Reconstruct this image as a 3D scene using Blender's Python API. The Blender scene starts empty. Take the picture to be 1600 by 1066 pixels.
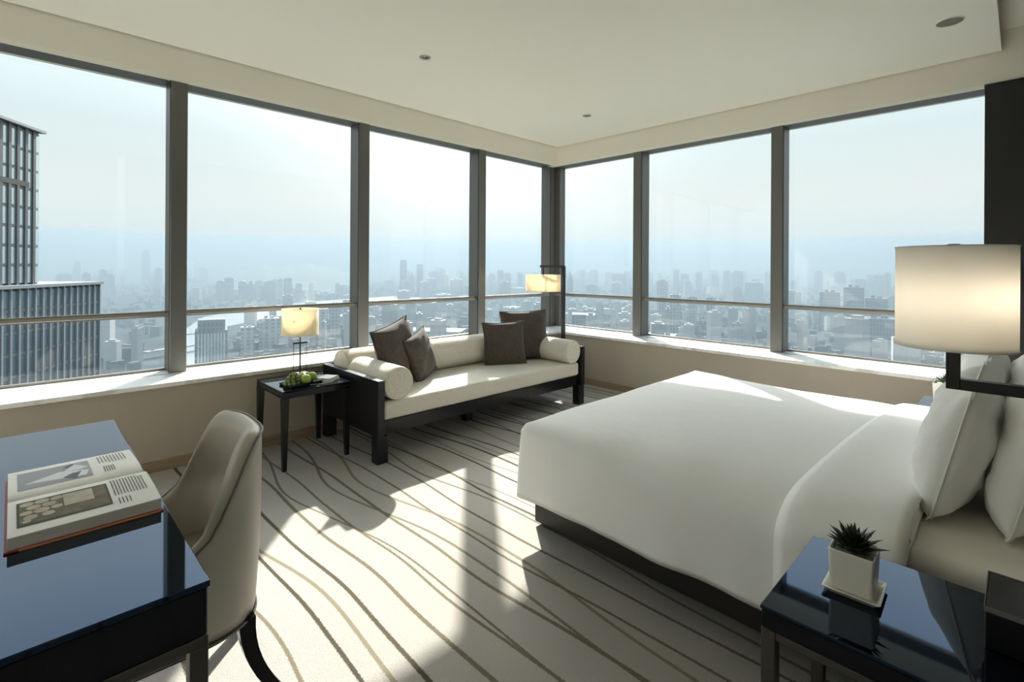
import bpy, bmesh, math, random
from mathutils import Vector, Matrix, noise
R = math.radians
random.seed(7)
S = bpy.context.scene
COL = S.collection

# ------------------------------------------------------------------ camera
YAW, ROLL = R(45.532), 0.006
FPX, HY = 782.6, 417.9
cd = bpy.data.cameras.new('camera')
cam = bpy.data.objects.new('camera', cd); COL.objects.link(cam)
cd.sensor_width = 36; cd.sensor_fit = 'HORIZONTAL'
cd.lens = 36*FPX/1600
cd.shift_y = -(533-HY)/1600
cd.clip_start = 0.05; cd.clip_end = 30000
fw = Vector((math.cos(YAW), math.sin(YAW), 0)); rt = Vector((math.sin(YAW), -math.cos(YAW), 0)); up = Vector((0, 0, 1))
r2 = rt*math.cos(ROLL)+up*math.sin(ROLL); u2 = up*math.cos(ROLL)-rt*math.sin(ROLL)
cam.matrix_world = Matrix(((r2.x, u2.x, -fw.x, -5.3692), (r2.y, u2.y, -fw.y, -4.5744), (r2.z, u2.z, -fw.z, 1.45), (0, 0, 0, 1)))
S.camera = cam

# ------------------------------------------------------------------ light: hazy sky, sun
SUN_EL, SUN_AZ = R(33.95), R(50.0)
sund = Vector((math.cos(SUN_EL)*math.cos(SUN_AZ), math.cos(SUN_EL)*math.sin(SUN_AZ), math.sin(SUN_EL)))
SUN_STRENGTH = 7.3
SKY_STRENGTH = .565
EXPOSURE = 1.04
w = bpy.data.worlds.new('hazy_sky'); S.world = w; w.use_nodes = True
nt = w.node_tree; nt.nodes.clear()
N = nt.nodes.new; K = nt.links.new
tc = N('ShaderNodeTexCoord'); sep = N('ShaderNodeSeparateXYZ'); K(tc.outputs['Generated'], sep.inputs[0])
ramp = N('ShaderNodeValToRGB'); K(sep.outputs['Z'], ramp.inputs[0])
cr = ramp.color_ramp
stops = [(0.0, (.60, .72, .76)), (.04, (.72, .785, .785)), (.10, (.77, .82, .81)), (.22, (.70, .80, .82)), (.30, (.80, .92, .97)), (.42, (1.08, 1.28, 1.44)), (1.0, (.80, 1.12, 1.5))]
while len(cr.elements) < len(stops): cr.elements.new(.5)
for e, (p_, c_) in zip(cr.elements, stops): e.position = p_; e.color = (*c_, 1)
dot = N('ShaderNodeVectorMath'); dot.operation = 'DOT_PRODUCT'; K(tc.outputs['Generated'], dot.inputs[0]); dot.inputs[1].default_value = sund
mx = N('ShaderNodeMath'); mx.operation = 'MAXIMUM'; K(dot.outputs['Value'], mx.inputs[0]); mx.inputs[1].default_value = 0
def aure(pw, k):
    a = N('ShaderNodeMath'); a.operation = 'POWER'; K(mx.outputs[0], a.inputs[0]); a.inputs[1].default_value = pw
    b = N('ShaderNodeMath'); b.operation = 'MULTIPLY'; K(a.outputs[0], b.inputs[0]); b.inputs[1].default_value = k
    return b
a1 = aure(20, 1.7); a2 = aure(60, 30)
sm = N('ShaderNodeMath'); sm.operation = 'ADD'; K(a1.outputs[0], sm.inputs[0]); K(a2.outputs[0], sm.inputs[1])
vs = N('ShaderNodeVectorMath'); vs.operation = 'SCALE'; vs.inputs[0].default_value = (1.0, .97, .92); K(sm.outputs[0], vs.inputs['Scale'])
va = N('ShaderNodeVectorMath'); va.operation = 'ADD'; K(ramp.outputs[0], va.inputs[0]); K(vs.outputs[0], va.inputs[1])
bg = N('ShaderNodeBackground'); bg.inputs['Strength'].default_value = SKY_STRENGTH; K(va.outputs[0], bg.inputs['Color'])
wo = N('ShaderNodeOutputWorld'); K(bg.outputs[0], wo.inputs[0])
ld = bpy.data.lights.new('sun', 'SUN'); ld.energy = SUN_STRENGTH; ld.angle = R(0.9); ld.color = (1.0, .955, .875)
sun = bpy.data.objects.new('sun', ld); COL.objects.link(sun); sun.location = (30, 36, 32)
sun.rotation_euler = sund.to_track_quat('Z', 'Y').to_euler()
S.view_settings.view_transform = 'Standard'; S.view_settings.look = 'None'
S.view_settings.exposure = EXPOSURE; S.view_settings.gamma = 1; S.view_settings.use_curve_mapping = False
try:
    S.cycles.use_denoising = True; S.cycles.denoiser = 'OPENIMAGEDENOISE'
    S.cycles.max_bounces = 12; S.cycles.diffuse_bounces = 8; S.cycles.glossy_bounces = 4
    S.cycles.transparent_max_bounces = 16; S.cycles.volume_bounces = 0
    S.cycles.sample_clamp_indirect = 8; S.cycles.caustics_reflective = False; S.cycles.caustics_refractive = False
except Exception: pass

# ------------------------------------------------------------------ materials
MATS = {}
def new_mat(name):
    m = bpy.data.materials.new(name); m.use_nodes = True; m.node_tree.nodes.clear(); MATS[name] = m
    t = m.node_tree; o = t.nodes.new('ShaderNodeOutputMaterial'); o.location = (600, 0)
    return m, t, t.nodes.new, t.links.new, o
def pbr(name, col, rough=.5, metal=0, spec=.5, coat=0, bump=None, var=None, sheen=0, sub=0, stretch=(1, 1, 1), tint=None):
    """bump=(scale,strength,dist); var=(scale,amount) colour mottling"""
    m, t, n, k, o = new_mat(name)
    b = n('ShaderNodeBsdfPrincipled'); k(b.outputs[0], o.inputs[0])
    b.inputs['Base Color'].default_value = (*col, 1); b.inputs['Roughness'].default_value = rough
    b.inputs['Metallic'].default_value = metal; b.inputs['Specular IOR Level'].default_value = spec
    b.inputs['Coat Weight'].default_value = coat; b.inputs['Coat Roughness'].default_value = .02
    b.inputs['Sheen Weight'].default_value = sheen
    if tint: b.inputs['Specular Tint'].default_value = (*tint, 1)
    if sub: b.inputs['Subsurface Weight'].default_value = sub; b.inputs['Subsurface Radius'].default_value = (.01, .008, .004)
    if bump or var:
        c = n('ShaderNodeTexCoord'); mp = n('ShaderNodeMapping'); k(c.outputs['Object'], mp.inputs[0]); mp.inputs['Scale'].default_value = stretch
    if bump:
        z = n('ShaderNodeTexNoise'); z.inputs['Scale'].default_value = bump[0]; z.inputs['Detail'].default_value = 4; k(mp.outputs[0], z.inputs['Vector'])
        bp = n('ShaderNodeBump'); bp.inputs['Strength'].default_value = bump[1]; bp.inputs['Distance'].default_value = bump[2]
        k(z.outputs['Fac'], bp.inputs['Height']); k(bp.outputs[0], b.inputs['Normal'])
    if var:
        z2 = n('ShaderNodeTexNoise'); z2.inputs['Scale'].default_value = var[0]; z2.inputs['Detail'].default_value = 5; k(mp.outputs[0], z2.inputs['Vector'])
        r = n('ShaderNodeValToRGB'); k(z2.outputs['Fac'], r.inputs[0])
        a = var[1]
        r.color_ramp.elements[0].position = .3; r.color_ramp.elements[1].position = .7
        r.color_ramp.elements[0].color = (*[max(0, x*(1-a)) for x in col], 1); r.color_ramp.elements[1].color = (*[min(1, x*(1+a)) for x in col], 1)
        k(r.outputs[0], b.inputs['Base Color'])
    return m

pbr('ceiling_paint', (.85, .84, .75), .85, bump=(60, .05, .002))
pbr('fascia_paint', (.84, .80, .70), .8)
pbr('wall_fabric', (.43, .38, .31), .9, bump=(180, .25, .002), var=(3, .04))
pbr('room_paint', (.78, .765, .73), .85)
pbr('base_wood', (.30, .22, .14), .5, var=(4, .15), stretch=(2, 2, 20))
pbr('mullion_metal', (.145, .143, .132), .42, metal=.35)
pbr('rail_metal', (.25, .24, .215), .4, metal=.5)
pbr('gasket', (.015, .015, .015), .6)
pbr('dark_panel', (.018, .017, .017), .45, bump=(40, .1, .002))
pbr('black_lacquer', (.006, .006, .008), .22, spec=.22, coat=.12)
pbr('black_glass', (.003, .004, .007), .03, spec=.85, coat=0, tint=(.30, .55, 1.0))
pbr('black_wood', (.009, .009, .010), .35, spec=.25, coat=.05)
pbr('bronze_metal', (.075, .068, .056), .42, metal=.35)
pbr('black_metal', (.012, .012, .012), .4)
pbr('sofa_fabric', (.66, .62, .53), .95, bump=(160, .6, .004), var=(70, .13), sheen=.1, stretch=(1, 1, 3.5))
pbr('cushion_fabric', (.072, .057, .044), .9, bump=(150, .7, .004), var=(45, .38), sheen=.1, stretch=(3.5, 1, .8))
pbr('cushion_piping', (.045, .04, .034), .9)
pbr('leather', (.51, .47, .40), .42, spec=.45, bump=(220, .08, .001))
pbr('leather_piping', (.17, .14, .12), .5)
pbr('bed_linen', (.91, .915, .90), .8, bump=(5, .22, .03), sheen=.1)
pbr('pillow_linen', (.86, .86, .84), .8, bump=(9, .35, .02), sheen=.1)
pbr('mattress_linen', (.78, .75, .69), .85, bump=(7, .35, .02))
pbr('bed_base', (.02, .017, .015), .5)
pbr('ceramic', (.78, .76, .70), .22, spec=.5)
pbr('gravel', (.42, .40, .36), .9, bump=(120, 1, .01), var=(140, .5))
pbr('succulent', (.018, .032, .016), .4, var=(12, .3))
pbr('succulent_sunny', (.05, .09, .035), .4, var=(12, .3))  # lighter copy of succulent, with the sunlight put into its green
pbr('apple_skin', (.30, .42, .075), .28, spec=.5, var=(14, .18))
pbr('grape_skin', (.17, .205, .05), .25, spec=.5, var=(30, .2), sub=.1)
pbr('stem_wood', (.07, .05, .025), .8)
pbr('napkin_linen', (.80, .80, .78), .9, bump=(70, .2, .003))
pbr('silver', (.75, .74, .72), .2, metal=1)
pbr('paper', (.90, .89, .86), .75)
pbr('page_edges', (.72, .70, .64), .8, bump=(400, .5, .002), stretch=(.05, .05, 1))
pbr('book_cover', (.36, .05, .045), .45)
pbr('book_band', (.72, .36, .17), .5)
pbr('ink', (.12, .12, .12), .8)
pbr('plate_grey', (.30, .31, .32), .5)
pbr('picture_dark', (.05, .05, .052), .5)
pbr('picture_light', (.72, .73, .74), .5)
pbr('picture_brown', (.17, .14, .085), .7, var=(40, .25))
pbr('picture_cream', (.50, .46, .36), .7, var=(30, .15))
pbr('picture_green', (.05, .075, .045), .7)
pbr('gadget_plastic', (.006, .006, .006), .28)
pbr('gadget_rim', (.16, .155, .15), .4)
pbr('downlight_metal', (.45, .44, .41), .4, metal=.6)
pbr('downlight_dark', (.02, .02, .018), .5)
pbr('grille', (.20, .20, .17), .8)
pbr('switch_plate', (.10, .10, .10), .4)

def m_marble():
    m, t, n, k, o = new_mat('marble')
    b = n('ShaderNodeBsdfPrincipled'); k(b.outputs[0], o.inputs[0]); b.inputs['Roughness'].default_value = .25
    c = n('ShaderNodeTexCoord'); z = n('ShaderNodeTexNoise'); z.inputs['Scale'].default_value = 3; z.inputs['Detail'].default_value = 9; z.inputs['Distortion'].default_value = 1.5
    k(c.outputs['Object'], z.inputs['Vector']); r = n('ShaderNodeValToRGB'); k(z.outputs['Fac'], r.inputs[0])
    e = r.color_ramp.elements; e[0].position = .40; e[0].color = (.64, .62, .58, 1); e[1].position = .50; e[1].color = (.87, .86, .83, 1)
    k(r.outputs[0], b.inputs['Base Color'])
m_marble()

def m_glass():
    m, t, n, k, o = new_mat('window_glass')
    tr = n('ShaderNodeBsdfTransparent'); tr.inputs[0].default_value = (.94, .965, .96, 1)
    gl = n('ShaderNodeBsdfGlossy'); gl.inputs['Roughness'].default_value = 0
    lw = n('ShaderNodeLayerWeight'); lw.inputs['Blend'].default_value = .5
    pw = n('ShaderNodeMath'); pw.operation = 'POWER'; k(lw.outputs['Facing'], pw.inputs[0]); pw.inputs[1].default_value = 5
    fr = n('ShaderNodeMath'); fr.operation = 'MULTIPLY_ADD'; k(pw.outputs[0], fr.inputs[0]); fr.inputs[1].default_value = .92; fr.inputs[2].default_value = .05
    mix = n('ShaderNodeMixShader'); k(fr.outputs[0], mix.inputs[0]); k(tr.outputs[0], mix.inputs[1]); k(gl.outputs[0], mix.inputs[2]); k(mix.outputs[0], o.inputs[0])
m_glass()

def m_shade(name, col, trans):
    m, t, n, k, o = new_mat(name)
    d = n('ShaderNodeBsdfDiffuse'); d.inputs[0].default_value = (*col, 1); l = n('ShaderNodeBsdfTranslucent'); l.inputs[0].default_value = (col[0], col[1]*.97, col[2]*.9, 1)
    mix = n('ShaderNodeMixShader'); mix.inputs[0].default_value = trans; k(d.outputs[0], mix.inputs[1]); k(l.outputs[0], mix.inputs[2]); k(mix.outputs[0], o.inputs[0])
    c = n('ShaderNodeTexCoord'); wv = n('ShaderNodeTexNoise'); wv.inputs['Scale'].default_value = 300; k(c.outputs['Object'], wv.inputs['Vector'])
    bp = n('ShaderNodeBump'); bp.inputs['Strength'].default_value = .2; bp.inputs['Distance'].default_value = .001; k(wv.outputs[0], bp.inputs['Height']); k(bp.outputs[0], d.inputs['Normal'])
m_shade('shade_linen', (.86, .81, .68), .5)
m_shade('shade_white', (.95, .95, .94), .48)

def m_carpet():
    m, t, n, k, o = new_mat('carpet')
    b = n('ShaderNodeBsdfPrincipled'); k(b.outputs[0], o.inputs[0]); b.inputs['Roughness'].default_value = 1; b.inputs['Specular IOR Level'].default_value = .1
    c = n('ShaderNodeTexCoord'); sp = n('ShaderNodeSeparateXYZ'); k(c.outputs['Object'], sp.inputs[0])
    def math_(op, a, b_=None):
        q = n('ShaderNodeMath'); q.operation = op
        for i, v in enumerate((a, b_)):
            if v is None: continue
            if isinstance(v, (int, float)): q.inputs[i].default_value = v
            else: k(v, q.inputs[i])
        return q.outputs[0]
    fine = n('ShaderNodeTexNoise'); fine.inputs['Scale'].default_value = 130; k(c.outputs['Object'], fine.inputs['Vector'])
    def family(seed, spacing, amp, wmin, wmax, keep):
        mp = n('ShaderNodeMapping'); k(c.outputs['Object'], mp.inputs[0]); mp.inputs['Scale'].default_value = (.42, .42, 1); mp.inputs['Location'].default_value = (seed*3.7, seed*1.9, seed)
        z = n('ShaderNodeTexNoise'); z.inputs['Scale'].default_value = 1.25; z.inputs['Detail'].default_value = 1.0; k(mp.outputs[0], z.inputs['Vector'])
        d = math_('MULTIPLY', math_('SUBTRACT', z.outputs['Fac'], .5), amp)
        jag = math_('MULTIPLY', math_('SUBTRACT', fine.outputs['Fac'], .5), .012)
        x = math_('ADD', math_('ADD', sp.outputs['X'], d), jag)
        s = math_('DIVIDE', x, spacing); cell = math_('FLOOR', s); fr = math_('FRACT', s)
        wn = n('ShaderNodeTexWhiteNoise'); wn.noise_dimensions = '1D'; k(math_('ADD', cell, seed*17.3), wn.inputs['W'])
        cs = n('ShaderNodeSeparateColor'); k(wn.outputs['Color'], cs.inputs[0])
        ctr = math_('ADD', math_('MULTIPLY', cs.outputs[0], .6), .2)
        wid = math_('DIVIDE', math_('ADD', math_('MULTIPLY', cs.outputs[1], wmax-wmin), wmin), spacing*2)
        dist = math_('ABSOLUTE', math_('SUBTRACT', fr, ctr))
        edge = math_('DIVIDE', .004, spacing)
        soft = n('ShaderNodeMapRange'); k(dist, soft.inputs['Value']); k(wid, soft.inputs['From Min']); k(math_('ADD', wid, edge), soft.inputs['From Max'])
        soft.inputs['To Min'].default_value = 1; soft.inputs['To Max'].default_value = 0
        kp = math_('LESS_THAN', cs.outputs[2], keep)
        return math_('MULTIPLY', soft.outputs[0], kp), cs.outputs[2]
    m1, r1 = family(1.0, .195, .42, .010, .017, .96)
    m2, r2_ = family(2.3, .235, .60, .008, .014, .92)
    base = n('ShaderNodeMixRGB'); z2 = n('ShaderNodeTexNoise'); z2.inputs['Scale'].default_value = 260; z2.inputs['Detail'].default_value = 2; k(c.outputs['Object'], z2.inputs['Vector'])
    k(z2.outputs['Fac'], base.inputs[0]); base.inputs[1].default_value = (.29, .272, .245, 1); base.inputs[2].default_value = (.50, .475, .435, 1)
    dk = n('ShaderNodeMixRGB'); k(r1, dk.inputs[0]); dk.inputs[1].default_value = (.06, .051, .037, 1); dk.inputs[2].default_value = (.17, .15, .105, 1)
    ol = n('ShaderNodeMixRGB'); k(r2_, ol.inputs[0]); ol.inputs[1].default_value = (.25, .225, .16, 1); ol.inputs[2].default_value = (.12, .105, .075, 1)
    x1 = n('ShaderNodeMixRGB'); k(m2, x1.inputs[0]); k(base.outputs[0], x1.inputs[1]); k(ol.outputs[0], x1.inputs[2])
    x2 = n('ShaderNodeMixRGB'); k(m1, x2.inputs[0]); k(x1.outputs[0], x2.inputs[1]); k(dk.outputs[0], x2.inputs[2])
    k(x2.outputs[0], b.inputs['Base Color'])
    bp = n('ShaderNodeBump'); bp.inputs['Strength'].default_value = .7; bp.inputs['Distance'].default_value = .006; k(z2.outputs['Fac'], bp.inputs['Height']); k(bp.outputs[0], b.inputs['Normal'])
m_carpet()

def m_building(name, wall, glass, sx, sz):
    m, t, n, k, o = new_mat(name)
    b = n('ShaderNodeBsdfPrincipled'); k(b.outputs[0], o.inputs[0]); b.inputs['Roughness'].default_value = .6
    c = n('ShaderNodeTexCoord'); sp = n('ShaderNodeSeparateXYZ'); k(c.outputs['Object'], sp.inputs[0])
    def math_(op, a, b_):
        q = n('ShaderNodeMath'); q.operation = op
        for i, v in enumerate((a, b_)):
            if isinstance(v, (int, float)): q.inputs[i].default_value = v
            else: k(v, q.inputs[i])
        return q.outputs[0]
    h = math_('ADD', sp.outputs['X'], sp.outputs['Y'])
    fx = math_('FRACT', math_('DIVIDE', h, sx), 0); fz = math_('FRACT', math_('DIVIDE', sp.outputs['Z'], sz), 0)
    mk = math_('MULTIPLY', math_('GREATER_THAN', fx, .42), math_('GREATER_THAN', fz, .38))
    mixc = n('ShaderNodeMixRGB'); k(mk, mixc.inputs[0]); mixc.inputs[1].default_value = (*wall, 1); mixc.inputs[2].default_value = (*glass, 1); k(mixc.outputs[0], b.inputs['Base Color'])
m_building('tower_concrete', (.24, .245, .245), (.08, .10, .11), 6.5, 7)
m_building('tower_pale', (.34, .335, .32), (.16, .18, .19), 9, 6)
m_building('tower_dark', (.13, .14, .15), (.05, .06, .07), 5, 8)
pbr('low_roofs', (.085, .09, .095), .9, spec=.1, var=(.02, .3))
pbr('pale_roof', (.22, .22, .22), .8)
pbr('ground_city', (.06, .07, .07), 1, spec=0, var=(.006, .35))
pbr('hill_green', (.12, .15, .12), 1, var=(.003, .2))
pbr('river_water', (.22, .25, .26), .35, spec=.5)
pbr('fin_metal', (.24, .26, .27), .45, metal=.2)
pbr('fin_dark', (.085, .09, .095), .45)
pbr('facade_glass', (.22, .28, .32), .2, metal=.5, spec=.8)
pbr('facade_glass_pale', (.66, .74, .74), .2, metal=.75, spec=.8)
pbr('facade_band', (.20, .22, .22), .5)

# ------------------------------------------------------------------ helpers
def tag(o, label=None, cat=None, group=None, kind=None):
    if label: o['label'] = label
    if cat: o['category'] = cat
    if group: o['group'] = group
    if kind: o['kind'] = kind
    return o
def empty(name, loc=(0, 0, 0), rz=0, parent=None):
    o = bpy.data.objects.new(name, None); COL.objects.link(o); o.location = loc; o.rotation_euler = (0, 0, rz); o.empty_display_size = .1
    if parent: o.parent = parent
    return o
def obj(name, bm, mat, parent=None, smooth=False, loc=None, rot=None):
    me = bpy.data.meshes.new(name)
    if smooth:
        for f in bm.faces: f.smooth = True
    bmesh.ops.recalc_face_normals(bm, faces=bm.faces[:])
    bm.to_mesh(me); bm.free(); me.materials.append(MATS[mat])
    o = bpy.data.objects.new(name, me); COL.objects.link(o)
    if parent: o.parent = parent
    if loc is not None: o.location = loc
    if rot is not None: o.rotation_euler = rot
    return o
def share(name, src, parent=None, loc=None, rot=None, scale=None):
    o = bpy.data.objects.new(name, src.data); COL.objects.link(o)
    if parent: o.parent = parent
    if loc is not None: o.location = loc
    if rot is not None: o.rotation_euler = rot
    if scale is not None: o.scale = scale
    return o
def add_box(bm, x0, x1, y0, y1, z0, z1):
    vs_ = [bm.verts.new(c) for c in ((x0, y0, z0), (x1, y0, z0), (x1, y1, z0), (x0, y1, z0), (x0, y0, z1), (x1, y0, z1), (x1, y1, z1), (x0, y1, z1))]
    for f in ((0, 3, 2, 1), (4, 5, 6, 7), (0, 1, 5, 4), (1, 2, 6, 5), (2, 3, 7, 6), (3, 0, 4, 7)): bm.faces.new([vs_[i] for i in f])
def box(x0, x1, y0, y1, z0, z1, bev=0, seg=2):
    bm = bmesh.new(); add_box(bm, x0, x1, y0, y1, z0, z1)
    if bev: bmesh.ops.bevel(bm, geom=bm.edges[:], offset=bev, segments=seg, affect='EDGES', profile=.5)
    return bm
def rbox(hx_, hy_, hz_, r, n_=(24, 12, 4), k=3):
    """soft box centred on the origin: corner spheres of radius r, flat faces divided n_ times"""
    def axis(h, n):
        v = [-h+r*(1-math.cos(math.pi/2*i/k)) for i in range(k)]
        v = [-h+r*i/k for i in range(k)]+[-h+r+(2*h-2*r)*i/n for i in range(n+1)]+[h-r+r*i/k for i in range(1, k+1)]
        return v
    bm = bmesh.new(); A = [axis(hx_, n_[0]), axis(hy_, n_[1]), axis(hz_, n_[2])]; H_ = (hx_, hy_, hz_); cache = {}
    def vert(p):
        key = tuple(round(c, 6) for c in p)
        if key not in cache:
            c = Vector([max(-H_[i]+r, min(H_[i]-r, p[i])) for i in range(3)]); d = Vector(p)-c
            cache[key] = bm.verts.new(c+d.normalized()*r if d.length > 1e-9 else p)
        return cache[key]
    for ax in range(3):
        u_, v_ = [i for i in range(3) if i != ax]
        for sgn in (-1, 1):
            for i in range(len(A[u_])-1):
                for j in range(len(A[v_])-1):
                    q = []
                    for a, b in ((i, j), (i+1, j), (i+1, j+1), (i, j+1)):
                        p = [0, 0, 0]; p[ax] = sgn*H_[ax]; p[u_] = A[u_][a]; p[v_] = A[v_][b]; q.append(vert(p))
                    bm.faces.new(q)
    return bm
def boxes(lst):
    bm = bmesh.new()
    for b in lst: add_box(bm, *b)
    return bm
def lathe(prof, n=32, axis='z'):
    """profile list of (r, h) revolved; closes at r==0"""
    bm = bmesh.new(); rings = []
    for r, h in prof:
        if r < 1e-6: rings.append([bm.verts.new((0, 0, h))])
        else: rings.append([bm.verts.new((r*math.cos(2*math.pi*i/n), r*math.sin(2*math.pi*i/n), h)) for i in range(n)])
    for a, b in zip(rings, rings[1:]):
        for i in range(n):
            j = (i+1) % n
            if len(a) == 1 and len(b) == 1: continue
            if len(a) == 1: bm.faces.new((a[0], b[i], b[j]))
            elif len(b) == 1: bm.faces.new((a[i], a[j], b[0]))
            else: bm.faces.new((a[i], a[j], b[j], b[i]))
    return bm
def tube(path, r, n=8, closed=False, square=False):
    bm = bmesh.new(); P = [Vector(p) for p in path]; rings = []
    rr = r if isinstance(r, (list, tuple)) else [r]*len(P)
    prev = None
    for i, p in enumerate(P):
        a = P[i-1] if (i > 0 or closed) else P[i]; b = P[(i+1) % len(P)] if (i < len(P)-1 or closed) else P[i]
        d = (b-a).normalized()
        ref = prev if prev is not None else (Vector((0, 0, 1)) if abs(d.z) < .9 else Vector((1, 0, 0)))
        u = (ref-d*ref.dot(d)).normalized(); v = d.cross(u); prev = u
        if square: offs = [(1, 1), (-1, 1), (-1, -1), (1, -1)]
        else: offs = [(math.cos(2*math.pi*k/n), math.sin(2*math.pi*k/n)) for k in range(n)]
        rings.append([bm.verts.new(p+(u*c+v*s)*rr[i]) for c, s in offs])
    m_ = len(rings[0]); L_ = len(rings)
    for i in range(L_ if closed else L_-1):
        a, b = rings[i], rings[(i+1) % L_]
        for k in range(m_): bm.faces.new((a[k], a[(k+1) % m_], b[(k+1) % m_], b[k]))
    if not closed:
        bm.faces.new(rings[0][::-1]); bm.faces.new(rings[-1])
    return bm
def prism(pts, z0, z1):
    bm = bmesh.new(); a = [bm.verts.new((x, y, z0)) for x, y in pts]; b = [bm.verts.new((x, y, z1)) for x, y in pts]
    bm.faces.new(a[::-1]); bm.faces.new(b)
    for i in range(len(pts)): j = (i+1) % len(pts); bm.faces.new((a[i], a[j], b[j], b[i]))
    return bm
def struct(name, bm, mat, label, cat='structure', smooth=False):
    return tag(obj(name, bm, mat, smooth=smooth), label, cat, kind='structure')
def nz(x, y, z, s): return noise.noise(Vector((x*s, y*s, z*s)))

# ------------------------------------------------------------------ the room shell
ZH, ZC, ZS = 2.871, 3.132, .618          # header, ceiling, sill
struct('floor', box(-7.2, .25, -5.8, .25, -.2, 0), 'carpet', 'pale grey carpet with wavy dark and olive lines', 'floor')
struct('ceiling', box(-7.2, -.014, -4.457, -.014, ZC, ZC+.16), 'ceiling_paint', 'off-white plaster ceiling above the bed and sofa', 'ceiling')
struct('ceiling_upper', box(-7.2, .25, -5.8, .25, ZC+.16, ZC+.3), 'ceiling_paint', 'raised strip of ceiling at the right edge beyond the plaster slab', 'ceiling')
struct('wall_left', box(-7.2, .2, -.322, .2, 0, ZS-.03), 'wall_fabric', 'low beige fabric-covered wall under the left windows', 'wall')
struct('wall_right', box(-.322, .2, -4.85, -.322, 0, ZS-.03), 'wall_fabric', 'low beige fabric-covered wall under the right windows', 'wall')
struct('baseboard_left', box(-7.2, -.322, -.334, -.322, 0, .077), 'base_wood', 'brown wooden skirting below the left windows', 'skirting')
struct('baseboard_right', box(-.334, -.322, -4.85, -.334, 0, .077), 'base_wood', 'brown wooden skirting below the right windows', 'skirting')
struct('wall_pier', box(-.02, .2, -4.95, -4.365, ZS, ZH+.012), 'dark_panel', 'black panelled pier at the right end of the windows', 'wall')
struct('wall_back', box(-7.3, -7.2, -5.8, -.322, 0, ZC+.16), 'room_paint', 'cream wall at the back of the room', 'wall')
struct('wall_side', box(-7.2, -4.2, -5.9, -5.8, 0, ZC+.16), 'room_paint', 'cream wall on the entrance side of the room', 'wall')
struct('wall_head', box(-4.2, .2, -4.97, -4.86, 0, ZC+.16), 'dark_panel', 'dark panelled wall behind the bed head', 'wall')
# fascia boards with a small lip at the bottom
struct('trim_1', box(-7.2, .25, 0, .25, ZH+.03, ZC+.16), 'fascia_paint', 'cream fascia board above the left windows', 'fascia')
struct('trim_2', box(0, .25, -4.95, 0, ZH+.03, ZC+.16), 'fascia_paint', 'cream fascia board above the right windows', 'fascia')
struct('trim_3', box(-7.2, .25, .006, .25, ZH, ZH+.03), 'ceiling_paint', 'pale lip along the bottom of the left fascia', 'fascia')
struct('trim_4', box(.006, .25, -4.36, .006, ZH, ZH+.03), 'ceiling_paint', 'pale lip along the bottom of the right fascia', 'fascia')
# marble sills
struct('trim_5', box(-7.2, -.004, -.342, -.004, ZS-.03, ZS, .003, 1), 'marble', 'white marble sill slab under the left windows', 'window sill')
struct('trim_6', box(-.342, -.004, -4.86, -.3425, ZS-.03, ZS, .003, 1), 'marble', 'white marble sill slab under the right windows', 'window sill')
struct('trim_7', box(-7.2, .2, .003, .2, ZS-.03, ZS+.004), 'marble', 'narrow pale ledge at the foot of the left glass', 'window sill')
struct('trim_8', box(.003, .2, -4.365, .003, ZS-.03, ZS+.004), 'marble', 'narrow pale ledge at the foot of the right glass', 'window sill')
# mullions: 0.11 wide, 0.19 deep, a dark gasket line on the corner
MW, MD = .112, .19
ml = [(-6.05, 'beside the desk'), (-4.495, 'left of the table lamp'), (-2.936, 'behind the left end of the sofa'), (-1.383, 'behind the right-hand sofa cushions')]
mr = [(-1.277, 'nearest the corner on the right wall'), (-2.86, 'behind the foot of the bed')]
tn = 9
for x, wh in ml:
    t_ = struct(f'trim_{tn}', box(x-MW/2, x+MW/2, 0, MD, ZS+.004, ZH, .004, 1), 'mullion_metal', f'grey metal window mullion {wh}', 'mullion'); tn += 1
    obj('gasket', box(x-MW/2-.003, x-MW/2+.004, .010, .018, ZS+.004, ZH), 'gasket', t_)
for y, wh in mr:
    t_ = struct(f'trim_{tn}', box(0, MD, y-MW/2, y+MW/2, ZS+.004, ZH, .004, 1), 'mullion_metal', f'grey metal window mullion {wh}', 'mullion'); tn += 1
    obj('gasket', box(.010, .018, y-MW/2-.003, y-MW/2+.004, ZS+.004, ZH), 'gasket', t_)
t_ = struct(f'trim_{tn}', box(-.11, .2, .10, .2, ZS+.004, ZH, .004, 1), 'mullion_metal', 'grey metal corner post where the two window walls meet', 'mullion'); tn += 1
obj('return_face', box(.085, .2, .02, .099, ZS+.004, ZH), 'mullion_metal', t_)
obj('groove', box(-.03, -.02, .0965, .101, ZS+.004, ZH), 'gasket', t_)
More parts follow.
